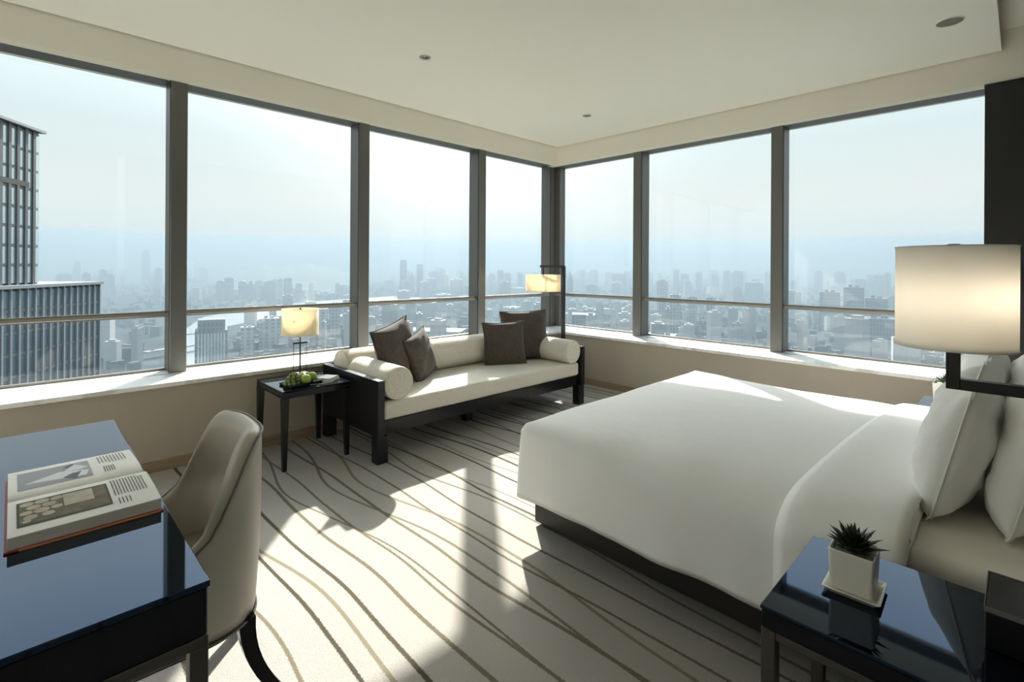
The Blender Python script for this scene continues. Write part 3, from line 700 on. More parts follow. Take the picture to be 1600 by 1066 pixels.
# duvet: lofted rings of a rounded rectangle
def duvet(x0, x1, yh, yf, top, hem, headdrop, rc=.10):
    bm = bmesh.new(); NS, NC = 40, 8
    def ring(ins, rad):
        X0, X1, YH, YF = x0+ins, x1-ins, yh+ins*.6, yf-ins
        rad = max(.002, min(rad, (X1-X0)/2-.001, (YF-YH)/2-.001)); pts = []
        cor = [(X1-rad, YH+rad, -90), (X1-rad, YF-rad, 0), (X0+rad, YF-rad, 90), (X0+rad, YH+rad, 180)]
        for k in range(4):
            cx, cy, a0 = cor[k]
            for i in range(NC+1): a = R(a0+90*i/NC); pts.append((cx+rad*math.cos(a), cy+rad*math.sin(a)))
            nx, ny, na = cor[(k+1) % 4]; a = R(a0+90); sx_, sy_ = cx+rad*math.cos(a), cy+rad*math.sin(a); a = R(na); tx_, ty_ = nx+rad*math.cos(a), ny+rad*math.sin(a)
            for i in range(1, NS): t = i/NS; pts.append((sx_+(tx_-sx_)*t, sy_+(ty_-sy_)*t))
        return pts
    rings = []
    # top, from the middle outwards
    for ins in (.98, .80, .62, .46, .36, .28, .22, .17, .13, .10, .075, .055, .038, .022, .010, .002):
        rings.append([(x, y, top-side_drop(x, y, x0, x1, yf)+.012*min(1, ins/.4), 0) for x, y in ring(ins, rc*.8+.05*(1-ins))])
    edge_z = [q[2] for q in rings[-1]]
    for j in range(1, 13):
        rings.append([(x, y, edge_z[i_], j/12) for i_, (x, y) in enumerate(ring(-.012*math.sin(j/12*1.6), rc))])
    V = []
    for ri, rg_ in enumerate(rings):
        row = []
        for x, y, z, d in rg_:
            if d:
                hd = min(1, max(0, (y-(yh+.02))/.10)) if True else 1
                zb = z; drop = (zb-hem)*hd+headdrop*(1-hd)
                z = zb-drop*d
                # gentle outward folds near the hem
                fx = .016*d*d*(nz(x*.8, y*1.6, 3, 2.6)+.5*nz(x, y, 7, 6)); cxm, cym = (x0+x1)/2, (yh+yf)/2
                if abs(x-cxm) > (x1-x0)/2-.12: x += math.copysign(fx+.006*d, x-cxm)
                if abs(y-cym) > (yf-yh)/2-.12: y += math.copysign(fx+.004*d, y-cym)
                z += .012*d*nz(x, y, 11, 2.2)*hd
            else:
                z += .010*nz(x, y, 5, 1.6)+.004*nz(x, y, 9, 5)
            row.append(bm.verts.new((x, y, z)))
        V.append(row)
    n_ = len(V[0])
    for a, b in zip(V, V[1:]):
        for i in range(n_): j = (i+1) % n_; bm.faces.new((a[i], a[j], b[j], b[i]))
    # fill the middle slit
    bm.faces.new(V[0])
    # turn the hem under to give it thickness
    last = V[-1]; inner = []
    cxm, cym = (x0+x1)/2, (yh+yf)/2
    for v in last:
        d = Vector((cxm-v.co.x, 0, 0)) if abs(v.co.x-cxm) > (x1-x0)/2-.1 else Vector((0, cym-v.co.y, 0)); d.normalize()
        inner.append(bm.verts.new(v.co+d*.018+Vector((0, 0, .03))))
    for i in range(n_): j = (i+1) % n_; bm.faces.new((last[i], last[j], inner[j], inner[i]))
    return bm
DX0, DX1, DYH, DYF = -3.412, -1.30, -4.315, -2.632
e = empty('white_duvet', (0, 0, 0)); tag(e, 'smooth white duvet draped over the bed with its end turned back', 'duvet')
obj('quilt', duvet(DX0, DX1, DYH, DYF, .605, .20, .05, .055), 'bed_linen', e, True)
# turned-back band: profile across x wrapped over the quilt
def band():
    bm = bmesh.new(); prof = []
    X0, X1, top, hem, off = DX0-.014, DX1+.014, .612, .24, .014
    zt = lambda x: top-side_drop(x, -4.1, X0, X1, DYF)
    pts = [(X0-.020, hem), (X0-.013, .30), (X0-.006, .37), (X0-.001, .43)]
    pts += [(X0+.30*(1-math.cos(math.pi/2*i/10)), zt(X0+.30*(1-math.cos(math.pi/2*i/10)))) for i in range(0, 11)]
    pts += [(X0+.30+(X1-X0-.6)*i/20, zt(X0+.30+(X1-X0-.6)*i/20)+.012*math.sin(math.pi*i/20)) for i in range(1, 20)]
    pts += [(X1-.30*(1-math.cos(math.pi/2*i/10)), zt(X1-.30*(1-math.cos(math.pi/2*i/10)))) for i in range(10, -1, -1)]
    pts += [(X1+.004, .42), (X1+.012, .3)]
    n_ = len(pts); ny = 10; rows = []
    for i, (x, z) in enumerate(pts):
        t = i/(n_-1); yl = -3.955-.05*t-.09*t*t+.02*math.sin(t*3.0); yr = DYH-.008
        row = []
        pa, pb = pts[max(0, i-1)], pts[min(n_-1, i+1)]; tg = Vector((pb[0]-pa[0], pb[1]-pa[1])).normalized(); nx_, nz_ = -tg.y, tg.x
        for j in range(ny+1):
            s = j/ny; y = yl+(yr-yl)*s
            puff = .016*(1-(1-min(1, s*6))**2)*(1 if s < .9 else (1-(s-.9)/.1*.6))
            w_ = .004*nz(x*1.2, y*1.2, 3, 3)+.003*nz(x, y, z, 9)
            row.append(bm.verts.new((x+nx_*(puff+w_), y, z+nz_*(puff+w_))))
        rows.append(row)
    for a, b in zip(rows, rows[1:]):
        for j in range(ny): bm.faces.new((a[j], a[j+1], b[j+1], b[j]))
    return bm
tb = obj('turned_back_end', band(), 'bed_linen', e, True)
sm_ = tb.modifiers.new('thickness', 'SOLIDIFY'); sm_.thickness = .012; sm_.offset = 0
def bed_pillow(lab, centre, tilt, seed, T=.22):
    e = empty('bed_pillow'); place(e, centre, (1, 0, 0), (0, -math.sin(R(tilt)), math.cos(R(tilt)))); tag(e, lab, 'pillow', 'white bed pillows')
    bm = pillow_bm(.74, .53, T, 36, .035, .009, seed, 3.2); M = e.matrix_world.copy(); Mi = M.inverted()
    def settle(p):      # the mattress presses the bottom edge flat
        q = M @ p; lim = .551
        if q.z < lim+.05: q.z = lim+.05*math.exp((q.z-lim-.05)/.05)
        return Mi @ q
    for v in bm.verts: v.co = settle(v.co)
    obj('pillowcase', bm, 'pillow_linen', e, True)
    obj('seam', tube([settle(Vector(p_)) for p_ in outline(.742, .532, .035)], .003, 6, True), 'pillow_linen', e, True)
bed_pillow('white pillow standing in front on the near side of the bed', (-2.70, -4.40, .785), 13, 2)
bed_pillow('white pillow standing behind on the near side of the bed', (-2.70, -4.605, .79), 14, 6)
bed_pillow('white pillow standing in front on the far side of the bed', (-1.86, -4.41, .80), 13, 11)
bed_pillow('white pillow standing behind on the far side of the bed', (-1.86, -4.605, .80), 14, 17)

# ------------------------------------------------------------------ nightstands
NZ = .55
def nightstand(x0, x1, lab):
    xm, ym = (x0+x1)/2, -4.42; e = empty('nightstand', (xm, ym, 0)); tag(e, lab, 'table')
    h, d = (x1-x0)/2, .335
    obj('tabletop', box(-h, h, -d, d, NZ-.01, NZ, .002, 1), 'black_glass', e)
    obj('drawer', box(-h+.003, h-.003, -d+.003, d-.003, NZ-.058, NZ-.011, .002, 1), 'black_lacquer', e)
    for sx in (-1, 1):
        for sy in (-1, 1): obj('leg', box(sx*(h-.02)-.018, sx*(h-.02)+.018, sy*(d-.02)-.018, sy*(d-.02)+.018, 0, NZ-.0795, .002, 1), 'bronze_metal', e)
    for s in (-1, 1):
        obj('frame_rail', box(-h+.002, h-.002, s*(d-.02)-.018, s*(d-.02)+.018, NZ-.079, NZ-.059, .002, 1), 'bronze_metal', e)
        obj('frame_rail', box(s*(h-.02)-.018, s*(h-.02)+.018, -d+.04, d-.04, NZ-.079, NZ-.059, .002, 1), 'bronze_metal', e)
nightstand(-3.95, -3.45, 'black gloss nightstand with metal frame on the near side of the bed')
nightstand(-1.19, -.74, 'black gloss nightstand beyond the bed under the right window')
# succulents in square pots
def leaf_bm(L, W):
    bm = bmesh.new(); n_ = 5; rows = []
    for i in range(n_+1):
        t = i/n_; w_ = W*(1-t**1.6)*(.75+.5*math.sin(min(1, t*2)*math.pi/2)*.5); z = L*t; bend = .18*L*t*t
        if i == n_: rows.append([bm.verts.new((0, bend, z))])
        else: rows.append([bm.verts.new((-w_/2, bend, z)), bm.verts.new((0, bend+w_*.30, z)), bm.verts.new((w_/2, bend, z)), bm.verts.new((0, bend-w_*.16, z))])
    for a, b in zip(rows, rows[1:]):
        for k in range(4):
            if len(b) == 1: bm.faces.new((a[k], a[(k+1) % 4], b[0]))
            else: bm.faces.new((a[k], a[(k+1) % 4], b[(k+1) % 4], b[k]))
    bm.faces.new(rows[0][::-1])
    return bm
def pot_bm(h, s0, s1):
    bm = bmesh.new(); th = .006; rg_ = []
    for s, z in ((s0-.004, 0), (s0, .004), (s1, h-.003), (s1-.002, h), (s1-th+.002, h), (s1-th, h-.003), (s1-th-.002, h-.02)):
        q = []; c = .008
        for sx, sy in ((1, 1), (-1, 1), (-1, -1), (1, -1)):
            a0 = {(1, 1): 0, (-1, 1): 90, (-1, -1): 180, (1, -1): 270}[(sx, sy)]
            for i in range(4): a = R(a0+30*i); q.append(bm.verts.new((sx*(s-c)+c*math.cos(a), sy*(s-c)+c*math.sin(a), z)))
        rg_.append(q)
    for a, b in zip(rg_, rg_[1:]):
        for i in range(16): j = (i+1) % 16; bm.faces.new((a[i], a[j], b[j], b[i]))
    bm.faces.new(rg_[0][::-1]); bm.faces.new(rg_[-1])
    return bm
def saucer(loc, rz, s, lab):
    e = empty('plant_saucer', loc, rz); tag(e, lab, 'saucer')
    bm = bmesh.new(); rg_ = []
    for q, z in ((s*.80, 0), (s, .014), (s-.001, .016), (s-.006, .016), (s*.80-.004, .006)):
        row = []; c = .006
        for sx, sy, a0 in ((1, 1, 0), (-1, 1, 90), (-1, -1, 180), (1, -1, 270)):
            for i in range(4): a = R(a0+30*i); row.append(bm.verts.new((sx*(q-c)+c*math.cos(a), sy*(q-c)+c*math.sin(a), z)))
        rg_.append(row)
    for a, b in zip(rg_, rg_[1:]):
        for i in range(16): j = (i+1) % 16; bm.faces.new((a[i], a[j], b[j], b[i]))
    bm.faces.new(rg_[0][::-1]); bm.faces.new(rg_[-1])
    obj('dish', bm, 'ceramic', e)
def succulent(loc, rz, lab, h, s, nleaf, mat, LL, seed):
    e = empty('potted_succulent', loc, rz); tag(e, lab, 'plant')
    obj('pot', pot_bm(h, s*.92, s), 'ceramic', e)
    gb = bmesh.new(); n_ = 16; G = [[gb.verts.new((-(s-.008)+2*(s-.008)*i/n_, -(s-.008)+2*(s-.008)*j/n_, h-.012+.004*nz(i*.8, j*.8, seed, 1.3))) for j in range(n_+1)] for i in range(n_+1)]
    for i in range(n_):
        for j in range(n_): gb.faces.new((G[i][j], G[i+1][j], G[i+1][j+1], G[i][j+1]))
    tag(obj('gravel', gb, 'gravel', e), kind='stuff')
    rg_ = random.Random(seed); src = []
    for k in range(3): 
        o_ = obj('leaf', leaf_bm(LL*(1-.12*k), LL*.36), mat, e); src.append(o_)
    cnt = 0
    for i in range(nleaf):
        f_ = i/nleaf; el = R(12+74*(1-f_)**1.1)*0+R(6+56*f_) ; az = i*2.39996
        k = i % 3; sc_ = (.72+.36*f_)*rg_.uniform(.9, 1.1)
        base = (.010*math.cos(az)*f_*s*40*.5, .010*math.sin(az)*f_*s*40*.5, h-.008+.012*(1-f_))
        rot = (-el*-1, 0, az-math.pi/2)
        o_ = src[i] if i < 3 else share('leaf', src[k], e)
        o_.location = base; o_.rotation_euler = (-el, 0, az-math.pi/2); o_.scale = (sc_, sc_, sc_)
        cnt += 1
saucer((-3.693, -4.248, NZ), R(2), .068, 'white square saucer under the pot on the near nightstand')
succulent((-3.690, -4.246, NZ+.0062), R(2), 'dark green spiky succulent in a white square pot on the near nightstand', .112, .054, 58, 'succulent', .075, 4)
succulent((-.85, -4.222, NZ), 0, 'spiky succulent in a white pot on the nightstand beyond the bed', .13, .075, 40, 'succulent_sunny', .085, 8)
# upright black device on the near nightstand
e = empty('bedside_device', (-3.625, -4.555, NZ)); tag(e, 'upright black box at the right end of the near nightstand', 'device')
obj('body', box(-.10, .10, -.04, .04, 0, .092, .004, 2), 'gadget_plastic', e); obj('top_panel', box(-.1, .1, -.04, .04, .0925, .098, .002, 1), 'gadget_plastic', e)
for q in ((-.101, .101, .0395, .0415, .088, .0995), (-.101, .101, -.0415, -.0395, .088, .0995), (-.1015, -.0995, -.039, .039, .088, .0995), (.0995, .1015, -.039, .039, .088, .0995)): obj('rim', boxes([q]), 'gadget_rim', e)

# ------------------------------------------------------------------ bedside wall lamp
e = empty('bedside_lamp', (-3.5, -4.44, 0)); tag(e, 'bracket lamp with a large drum shade on a black arm above the nightstand', 'lamp')
obj('post', box(-.015, .015, -.015, .015, 1.118, 1.26, .001, 1), 'black_metal', e)
obj('arm', box(-.015, .015, -.42, -.0155, 1.118, 1.148, .001, 1), 'black_metal', e)
obj('shade_plate', box(-.04, .04, -.04, .04, 1.236, 1.241), 'black_metal', e)
obj('stem', tube([(0, 0, 1.26), (0, 0, 1.517)], .006, 8), 'black_metal', e, True)
sh = obj('lamp_shade', drum(.131, 1.235, 1.515, .003, 80), 'shade_white', e, True)
obj('diffuser', lathe([(.041, 1.2415), (.1275, 1.2415), (.1275, 1.2435), (.041, 1.2435)], 64), 'shade_white', sh)
obj('finial', lathe([(0, 1.518), (.014, 1.518), (.014, 1.523), (0, 1.524)], 20), 'black_metal', e)
for z in (1.2355, 1.5145): obj('shade_hoop', tube([(.1315*math.cos(a), .1315*math.sin(a), z) for a in [2*math.pi*i/64 for i in range(64)]], .0018, 6, True), 'shade_white', sh, True)
pl = bpy.data.lights.new('bedside_bulb', 'POINT'); pl.energy = .95; pl.color = (1, .90, .78); pl.shadow_soft_size = .03
po = bpy.data.objects.new('bedside_bulb', pl); COL.objects.link(po); po.parent = e; po.location = (.0, -.02, 1.38)

# ------------------------------------------------------------------ the city outside
GZ = -140
def cyl_ground():
    bm = bmesh.new(); bmesh.ops.create_circle(bm, cap_ends=True, segments=64, radius=16000); return bm
g = struct('ground', cyl_ground(), 'ground_city', 'grey-green city ground far below the windows', 'ground'); g.location = (0, 0, GZ)
# river
rv = [(120, 640), (178, 884), (205, 1010), (300, 1300), (420, 1500), (620, 1700), (900, 1850), (1300, 1950)]
wd = [26, 22, 24, 40, 90, 130, 140, 140]
bm = bmesh.new(); Lr, Rr = [], []
for i, (x, y) in enumerate(rv):
    a = Vector(rv[max(0, i-1)]); b = Vector(rv[min(len(rv)-1, i+1)]); d = (b-a).normalized(); n_ = Vector((-d.y, d.x))*wd[i]
    Lr.append(bm.verts.new((x+n_.x, y+n_.y, GZ+.6))); Rr.append(bm.verts.new((x-n_.x, y-n_.y, GZ+.6)))
for i in range(len(rv)-1): bm.faces.new((Lr[i], Rr[i], Rr[i+1], Lr[i+1]))
struct('river', bm, 'river_water', 'pale river winding between the hazy city blocks', 'river')
e = empty('river_bridge', (192, 950, GZ), R(25)); tag(e, 'small pale bridge crossing the river below', 'bridge')
obj('deck', box(-70, 70, -6, 6, 9, 11), 'pale_roof', e)
for x in (-28, 28): obj('pier', box(x-2, x+2, -5, 5, 0, 9), 'tower_pale', e)
obj('arch', tube([(x, 0, 11+18*(1-(x/60)**2)) for x in range(-60, 61, 12)], 1.2, 6), 'pale_roof', e)

def building(name, x, y, wdt, h, mat, lab, grp=None, depth=None, rz=None, crown=None, cat='building'):
    e = empty(name, (x, y, GZ), rz if rz is not None else math.atan2(y, x)+math.pi/2); tag(e, lab, cat, grp)
    d = depth or wdt*.8; a = wdt/2
    obj('block', box(-a, a, -d/2, d/2, 0, h), mat, e)
    if crown == 'step':
        obj('crown', box(-a*.7, a*.7, -d*.35, d*.35, h, h*1.06), mat, e); obj('mast', box(-a*.06, a*.06, -a*.06, a*.06, h*1.06, h*1.12), mat, e)
    elif crown == 'spire':
        bm = bmesh.new(); bmesh.ops.create_cone(bm, cap_ends=True, segments=4, radius1=a*1.1, radius2=0, depth=h*.3, matrix=Matrix.Translation((0, 0, h*1.15))@Matrix.Rotation(R(45), 4, 'Z')); obj('spire', bm, mat, e)
    elif crown == 'plant':
        obj('roof_plant', boxes([(-a*.5, -a*.1, -d*.2, d*.2, h, h+wdt*.10)]), mat, e); obj('roof_plant', boxes([(a*.15, a*.5, -d*.2, d*.2, h, h+wdt*.14)]), mat, e)
    elif crown == 'round':
        obj('roof_drum', lathe([(a*.8, h), (a*.8, h+wdt*.12), (a*.5, h+wdt*.2), (0, h+wdt*.22)], 20), mat, e)
    return e
CL = 'tower in the row of eight beyond the river, behind the table lamp window'
named = [('skyscraper', 621, 4285, 50, 235, 'tower_concrete', 'tallest pale skyscraper on the horizon, right of the ribbed office tower', 'step'),
 ('apartment_tower', 566, 2237, 31, 78, 'tower_concrete', 'round-topped tower, first from the left of the row beyond the river', 'round'),
 ('apartment_tower', 603, 2271, 37, 90, 'tower_concrete', 'flat-topped wide tower, second from the left of the row beyond the river', 'plant'),
 ('apartment_tower', 611+14, 2165, 30, 76, 'tower_concrete', 'round-topped tower, third from the left of the row beyond the river', 'round'),
 ('apartment_tower', 658, 2175, 31, 66, 'tower_concrete', 'gabled tower, fourth from the left of the row beyond the river', 'spire'),
 ('apartment_tower', 683, 2108, 25, 62, 'tower_concrete', 'low tower, fifth from the left of the row beyond the river', 'plant'),
 ('apartment_tower', 741, 2150, 26, 82, 'tower_concrete', 'stepped tower, sixth from the left of the row beyond the river', 'step'),
 ('apartment_tower', 754+10, 2067, 31, 92, 'tower_concrete', 'tallest tower of the row beyond the river, second from its right end', 'plant'),
 ('apartment_tower', 790, 2023, 23, 70, 'tower_concrete', 'rightmost tower of the row beyond the river', 'round'),
 ('office_block', 254, 862, 19, 44, 'tower_pale', 'narrow glassy block left of the table lamp', 'plant'),
 ('office_block', 290, 872, 30, 55, 'tower_pale', 'wide glassy block just left of the table lamp', 'plant'),
 ('slab_block', 383, 875, 16, 65, 'tower_pale', 'pale slab block just right of the table lamp', None),
 ('slab_block', 443, 956, 20, 68, 'tower_concrete', 'grey slab block between the table lamp and the mullion', 'plant'),
 ('slab_block', 482, 988, 13, 72, 'tower_pale', 'thin slab block against the mullion left of the sofa', None),
 ('twin_tower', 1359, 2159, 34, 173, 'tower_dark', 'left and taller of the two towers rising above the sofa', 'plant'),
 ('twin_tower', 1418, 2102, 30, 154, 'tower_dark', 'right and shorter of the two towers rising above the sofa', None),
 ('spired_tower', 1362, 2086, 25, 92, 'tower_concrete', 'pointed tower standing between the two tall towers', 'spire'),
 ('office_block', 1447, 2045, 44, 86, 'tower_concrete', 'broad block at the right foot of the two tall towers', None),
 ('high_rise', 1773, 1893, 33, 129, 'tower_concrete', 'tall slab tower left of the floor lamp shade', None),
 ('high_rise', 1799, 1867, 37, 108, 'tower_concrete', 'stepped tower just right of the tall slab by the floor lamp', 'step'),
 ('high_rise', 1918, 1891, 28, 112, 'tower_concrete', 'slim pale tower next to the floor lamp shade', 'plant'),
 ('high_rise', 1405, 1133, 21, 100, 'tower_concrete', 'pointed tower just right of the floor lamp post', 'spire'),
 ('hall_block', 717, 547, 41, 59, 'tower_dark', 'low dark flat-roofed block right of the floor lamp post', None),
 ('high_rise', 2212, 1462, 66, 114, 'tower_pale', 'broad pale tower in the narrow window right of the corner', None),
 ('high_rise', 2400, 1838, 27, 130, 'tower_pale', 'thin faint tower in the narrow window right of the corner', None),
 ('high_rise', 2612, 1350, 32, 134, 'tower_concrete', 'tallest tower in the left half of the window beyond the bed foot', 'plant'),
 ('high_rise', 2551, 1270, 41, 112, 'tower_concrete', 'broad shoulder block beside the tallest tower beyond the bed foot', None),
 ('high_rise', 2759, 1346-60, 30, 120, 'tower_concrete', 'lone slim tower right of the tallest one beyond the bed foot', 'plant'),
 ('high_rise', 2814, 1152, 39, 128, 'tower_concrete', 'notched tower in the right half of the window beyond the bed foot', 'plant'),
 ('high_rise', 2653, 1029, 50, 122, 'tower_concrete', 'broad stepped tower in the right half of the window beyond the bed foot', 'step'),
 ('high_rise', 2085, 746, 66, 88, 'tower_pale', 'wide pale block left of the mullion behind the bed', None),
 ('residential_tower', 1408, 325, 42, 86, 'tower_dark', 'left of the three dark residential towers beside the bedside lamp', 'plant'),
 ('residential_tower', 1450, 284, 42, 98, 'tower_dark', 'tallest, middle one of the three dark residential towers', 'plant'),
 ('residential_tower', 1489, 245, 45, 72, 'tower_dark', 'right, lowest of the three dark residential towers by the lampshade', 'plant'),
 ('office_block', 1157, 185, 53, 50, 'tower_dark', 'low dark block in front of the three residential towers', 'plant'),
 ('mid_rise', 1001, 549, 14, 80, 'tower_concrete', 'narrow dark-topped mid-rise, leftmost behind the rail beyond the bed foot', 'plant'),
 ('mid_rise', 1003, 519, 22, 85, 'tower_concrete', 'dark-topped mid-rise, second from left behind the rail beyond the bed foot', 'plant'),
 ('mid_rise', 1067, 512, 19, 79, 'tower_concrete', 'dark-topped mid-rise, third from left behind the rail beyond the bed foot', 'plant'),
 ('mid_rise', 1076, 475, 17, 78, 'tower_concrete', 'dark-topped mid-rise, rightmost of four behind the rail beyond the bed foot', 'plant')]
for nm, x, y, wdt, h, mat, lab, crn in named: building(nm, x, y, wdt, h, mat, lab, crown=crn)
# gridded block by the river with window strips built
e = building('grid_block', 183, 778, 32, 68, 'tower_dark', 'dark gridded office block beside the river, left of the table lamp', depth=30)
obj('podium', box(-19, 19, -18, 20, 0, 54), 'tower_dark', e)
src = obj('window_strip', box(-1.1, 1.1, -.3, .3, 12, 50), 'facade_glass_pale', e, loc=(-15, 20, 0))
for i in range(1, 9): share('window_strip', src, e, (-15+3.75*i, 20, 0))
# generic far blocks
rc = random.Random(21); cnt = 0
keepout = [(x, y, w_) for _, x, y, w_, *_r in named]+[(183, 778, 60)]
def river_near(x, y):
    for (ax, ay), (bx2, by2), w_ in zip(rv, rv[1:], wd[1:]):
        a = Vector((ax, ay)); b = Vector((bx2, by2)); p_ = Vector((x, y)); t = max(0, min(1, (p_-a).dot(b-a)/(b-a).length_squared))
        if (p_-(a+(b-a)*t)).length < w_+35: return True
    return False
proto = {}; spots = []
while cnt < 290:
    near = cnt >= 200; b = R(rc.uniform(2, 88)); d = 760+700*rc.random() if near else 1200+3550*(rc.random()**.8); x, y = d*math.cos(b), d*math.sin(b)
    if any((x-kx)**2+(y-ky)**2 < (kw*1.1+25)**2 for kx, ky, kw in keepout) or river_near(x, y) or (60 < math.degrees(b) < 78 and 2600 < d < 4600): continue
    if any((x-kx)**2+(y-ky)**2 < (30 if near else 52)**2 for kx, ky in spots): continue
    spots.append((x, y))
    limit = 140-d*(.050 if d < 1500 else .022 if d < 2600 else .008)
    h = rc.uniform(.35, 1.0)*limit*(1 if rc.random() < .8 else .8)
    if d > 2600: h = rc.uniform(60, 150)*(1.1 if rc.random() < .1 else .85)
    wd_ = rc.uniform(18, 46)*(1 if d < 2500 else 1.3)
    if near: wd_ = rc.uniform(11, 22); h = rc.uniform(28, 118-d*.045)
    k = rc.randrange(3)
    if k not in proto:
        o_ = obj('tower_block', boxes([(-.5, .5, -.4, .4, 0, 1), (-.3, .25, -.2, .2, 1, 1.05)]), ('tower_concrete', 'tower_pale', 'tower_concrete')[k]); proto[k] = o_
    else: o_ = share('tower_block', proto[k])
    o_.location = (x, y, GZ); o_.rotation_euler = (0, 0, rc.uniform(0, 3.14)); o_.scale = (wd_, wd_*rc.uniform(.6, 1.1), h)
    bd = math.degrees(b); bay = next(nm for lim, nm in ((11.8, 'behind the bedside lamp'), (17, 'beside the bedside lamp'), (31, 'beyond the foot of the bed'), (41, 'in the narrow window right of the corner'), (50, 'in the narrow window left of the corner'), (62, 'above the sofa'), (79, 'behind the table lamp'), (200, 'behind the desk')) if bd < lim)
    lab = f"{'nearer' if d < 2000 else 'midway' if d < 3400 else 'far faint'} {'slim' if wd_ < 27 else 'medium' if wd_ < 38 else 'broad'} {'low' if h < 55 else 'tall' if h > 95 else 'middling'} {('grey', 'pale', 'grey')[k]} tower block {bay}"
    tag(o_, lab, 'building', 'tower blocks of the distant city'); cnt += 1
# uncountable low roofs
bm = bmesh.new()
for i in range(4200):
    b = R(rc.uniform(-2, 93)); d = 620+3400*(rc.random()**1.2); x, y = d*math.cos(b), d*math.sin(b)
    if river_near(x, y) or (x-717)**2+(y-547)**2 < 3600: continue
    s = rc.uniform(6, 17); h = rc.uniform(5, 20); a = rc.uniform(0, 3.14); c_, s_ = math.cos(a), math.sin(a); q = rc.uniform(.4, 1)*s
    base = [(x+c_*u-s_*v, y+s_*u+c_*v) for u, v in ((-s/2, -q/2), (s/2, -q/2), (s/2, q/2), (-s/2, q/2))]
    lo = [bm.verts.new((px, py, GZ)) for px, py in base]; hi = [bm.verts.new((px, py, GZ+h)) for px, py in base]
    bm.faces.new(hi)
    for k in range(4): bm.faces.new((lo[k], lo[(k+1) % 4], hi[(k+1) % 4], hi[k]))
tag(obj('low_city_roofs', bm, 'low_roofs'), 'spread of low grey roofs filling the hazy city below', 'roofs', kind='stuff')
# large pale roofs
for i, (x, y, a, b, h, lab) in enumerate([(560, 790, 60, 26, 18, 'long pale warehouse roof below the left sofa cushions'), (820, 505, 70, 30, 16, 'long pale hall roof in the narrow window right of the corner'), (760, 330, 60, 26, 20, 'pale flat roof low in the window beyond the bed foot'), (700, 240, 80, 40, 12, 'broad pale roof low in the window beyond the bed foot by the mullion')]):
    e = empty('warehouse', (x, y, GZ), math.atan2(y, x)+1.3); tag(e, lab, 'building'); obj('wall', box(-a, a, -b, b, 0, h), 'tower_pale', e); obj('roof', box(-a-2, a+2, -b-2, b+2, h, h+3), 'pale_roof', e)
# hills on the horizon
def hill(pts, lab, thick=900):
    bm = bmesh.new(); n_ = len(pts); rows = []
    for i, (bd, d, h) in enumerate(pts):
        b = R(bd); c_, s_ = math.cos(b), math.sin(b)
        rows.append([bm.verts.new(((d+o_)*c_, (d+o_)*s_, GZ+hh)) for o_, hh in ((-thick, -5), (-thick*.45, h*.55), (0, h), (thick*.5, h*.5), (thick, -5))])
    for a, b in zip(rows, rows[1:]):
        for k in range(4): bm.faces.new((a[k], b[k], b[k+1], a[k+1]))
    for q in (rows[0], rows[-1]): bm.faces.new(q)
    return tag(obj('hill', bm, 'hill_green', smooth=True), lab, 'hill')
def ridge(b0, b1, d, h, amp, seed): return [(b0+(b1-b0)*i/40, d, h*math.sin(math.pi*(i+.5)/41)**.35+amp*nz(i*.22, seed, 0, 1)+amp*.4*nz(i*.7, seed, 3, 1)) for i in range(41)]
hill(ridge(58, 104, 5900, 215, 70, 1), 'long hazy ridge behind the row of towers on the left')
hill(ridge(34, 66, 8200, 235, 60, 5), 'faint hill line behind the two tall towers')
hill(ridge(-8, 40, 6100, 205, 60, 9), 'faint hill line along the horizon in the right windows')
hill(ridge(62, 76, 3600, 150, 40, 13), 'nearer dark wooded hill rising right of the row of towers')

# neighbouring ribbed office tower
TA = math.atan2(.834, .552)
e = empty('ribbed_office_tower', (-7.98, 124.1, GZ), TA); tag(e, 'ribbed glass office tower filling the left edge of the left window', 'building')
LH, UH, UX, LX, SB = 137.5, 168.6, 12.2, 29.6, 1.4
lo_ = obj('lower_block', box(-26, LX, .6, 30, 0, LH-.6), 'fin_dark', e)
up_ = obj('upper_block', box(-26, UX, SB+.6, 26, LH-.6, UH-.5), 'fin_dark', e)
obj('parapet', box(-26, LX+.5, -.3, 30.3, LH-.6, LH), 'fin_metal', lo_); obj('roof_slab', box(-26, UX+.7, SB-.5, 26.5, UH-.5, UH), 'fin_metal', up_)
BW = 2.05
f0 = obj('fin', box(-.20, .20, .02, .6, 78, LH-.6), 'fin_metal', lo_, loc=(LX-.22, 0, 0))
nb = 17
for i in range(1, nb): share('fin', f0, lo_, (LX-.22-BW*i, 0, 0))
p0 = None; FLH = 4.1
for i in range(nb):
    for j in range(12):
        loc = (LX-.22-BW*(i+.5), .45, LH-.9-FLH*(j+1))
        if p0 is None: p0 = obj('window_pane', box(-.8, .8, -.06, .1, .55, FLH-.15), 'facade_glass', lo_, loc=loc)
        else: share('window_pane', p0, lo_, loc)
obj('floor_band', boxes([(-8, LX-.4, .38, .58, LH-.9-FLH*j-.12, LH-.9-FLH*j+.5) for j in range(1, 13)]), 'facade_band', lo_)
f1 = obj('fin', box(-.34, .34, SB+.12, SB+.6, LH, UH-.5), 'fin_dark', up_, loc=(UX-1.6, 0, 0))
for i in range(1, 7): share('fin', f1, up_, (UX-1.6-BW*i, 0, 0))
p1 = None
for i in range(7):
    for j in range(8):
        loc = (UX-.65-(BW*i+.05 if i else 0)-(0 if i == 0 else -.0), SB+.45, LH+3.75*j)
        if i: loc = (UX-1.6-BW*(i-.5), loc[1], loc[2])
        if p1 is None: p1 = obj('window_pane', box(-.72, .72, -.06, .1, .35, 3.55), 'facade_glass_pale', up_, loc=loc)
        else: share('window_pane', p1, up_, loc)
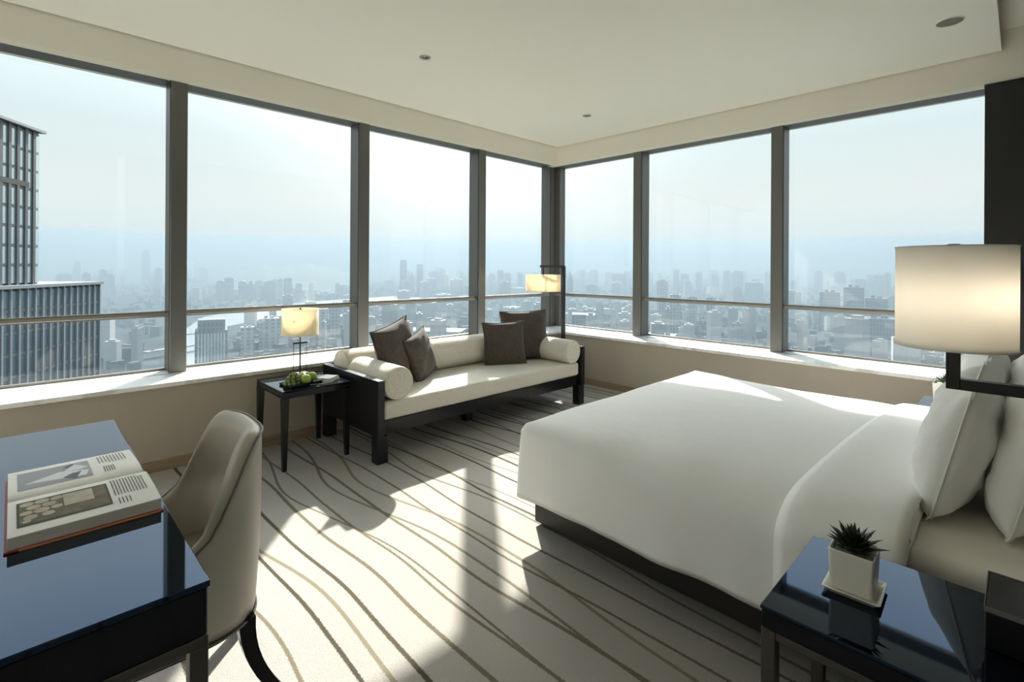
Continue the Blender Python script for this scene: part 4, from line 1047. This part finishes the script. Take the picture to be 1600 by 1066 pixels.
obj('floor_band', boxes([(-8, UX-.05, SB+.40, SB+.58, LH+3.75*j-.12, LH+3.75*j+.3) for j in range(1, 9)]), 'facade_band', up_)
obj('plant_floor', boxes([(-8, UX-3.0, SB+.1, SB+.5, LH+3.75*5+.4, LH+3.75*5+1.4)]), 'gasket', up_)

# ------------------------------------------------------------------ haze lying over the city (real scattering air)
m, t, n, k, o = new_mat('city_haze')
vsn = n('ShaderNodeVolumeScatter'); vsn.inputs['Color'].default_value = (.265, .335, .385, 1); vsn.inputs['Density'].default_value = .00052; vsn.inputs['Anisotropy'].default_value = .2
vab = n('ShaderNodeVolumeAbsorption'); vab.inputs['Color'].default_value = vsn.inputs['Color'].default_value; vab.inputs['Density'].default_value = vsn.inputs['Density'].default_value
vad = n('ShaderNodeAddShader'); k(vsn.outputs[0], vad.inputs[0]); k(vab.outputs[0], vad.inputs[1]); k(vad.outputs[0], o.inputs['Volume'])
m2_ = m.copy(); m2_.name = 'thin_haze'; MATS['thin_haze'] = m2_
for nd in m2_.node_tree.nodes:
    if nd.type in ('VOLUME_SCATTER', 'VOLUME_ABSORPTION'): nd.inputs['Density'].default_value = .00003
def wedge(prof):
    bm = bmesh.new(); rows = []; q_ = len(prof)
    for i in range(33):
        b = R(-25+150*i/32); c_, s_ = math.cos(b), math.sin(b)
        rows.append([bm.verts.new((d*c_, d*s_, z)) for d, z in prof])
    for a, b in zip(rows, rows[1:]):
        for q in range(q_): bm.faces.new((a[q], a[(q+1) % q_], b[(q+1) % q_], b[q]))
    bm.faces.new(rows[0][::-1]); bm.faces.new(rows[-1])
    return bm
tag(obj('city_haze', wedge([(170, GZ-2), (170, 8), (600, 30), (1500, 90), (4000, 190), (11000, 280), (11000, GZ-2)]), 'city_haze'), 'pale blue haze lying over the distant city', 'haze', kind='stuff')
tag(obj('upper_haze', wedge([(180, GZ-3), (180, 14), (600, 70), (1500, 210), (4000, 460), (11500, 800), (11500, GZ-3)]), 'thin_haze'), 'thin veil of haze above the hills', 'haze', kind='stuff')
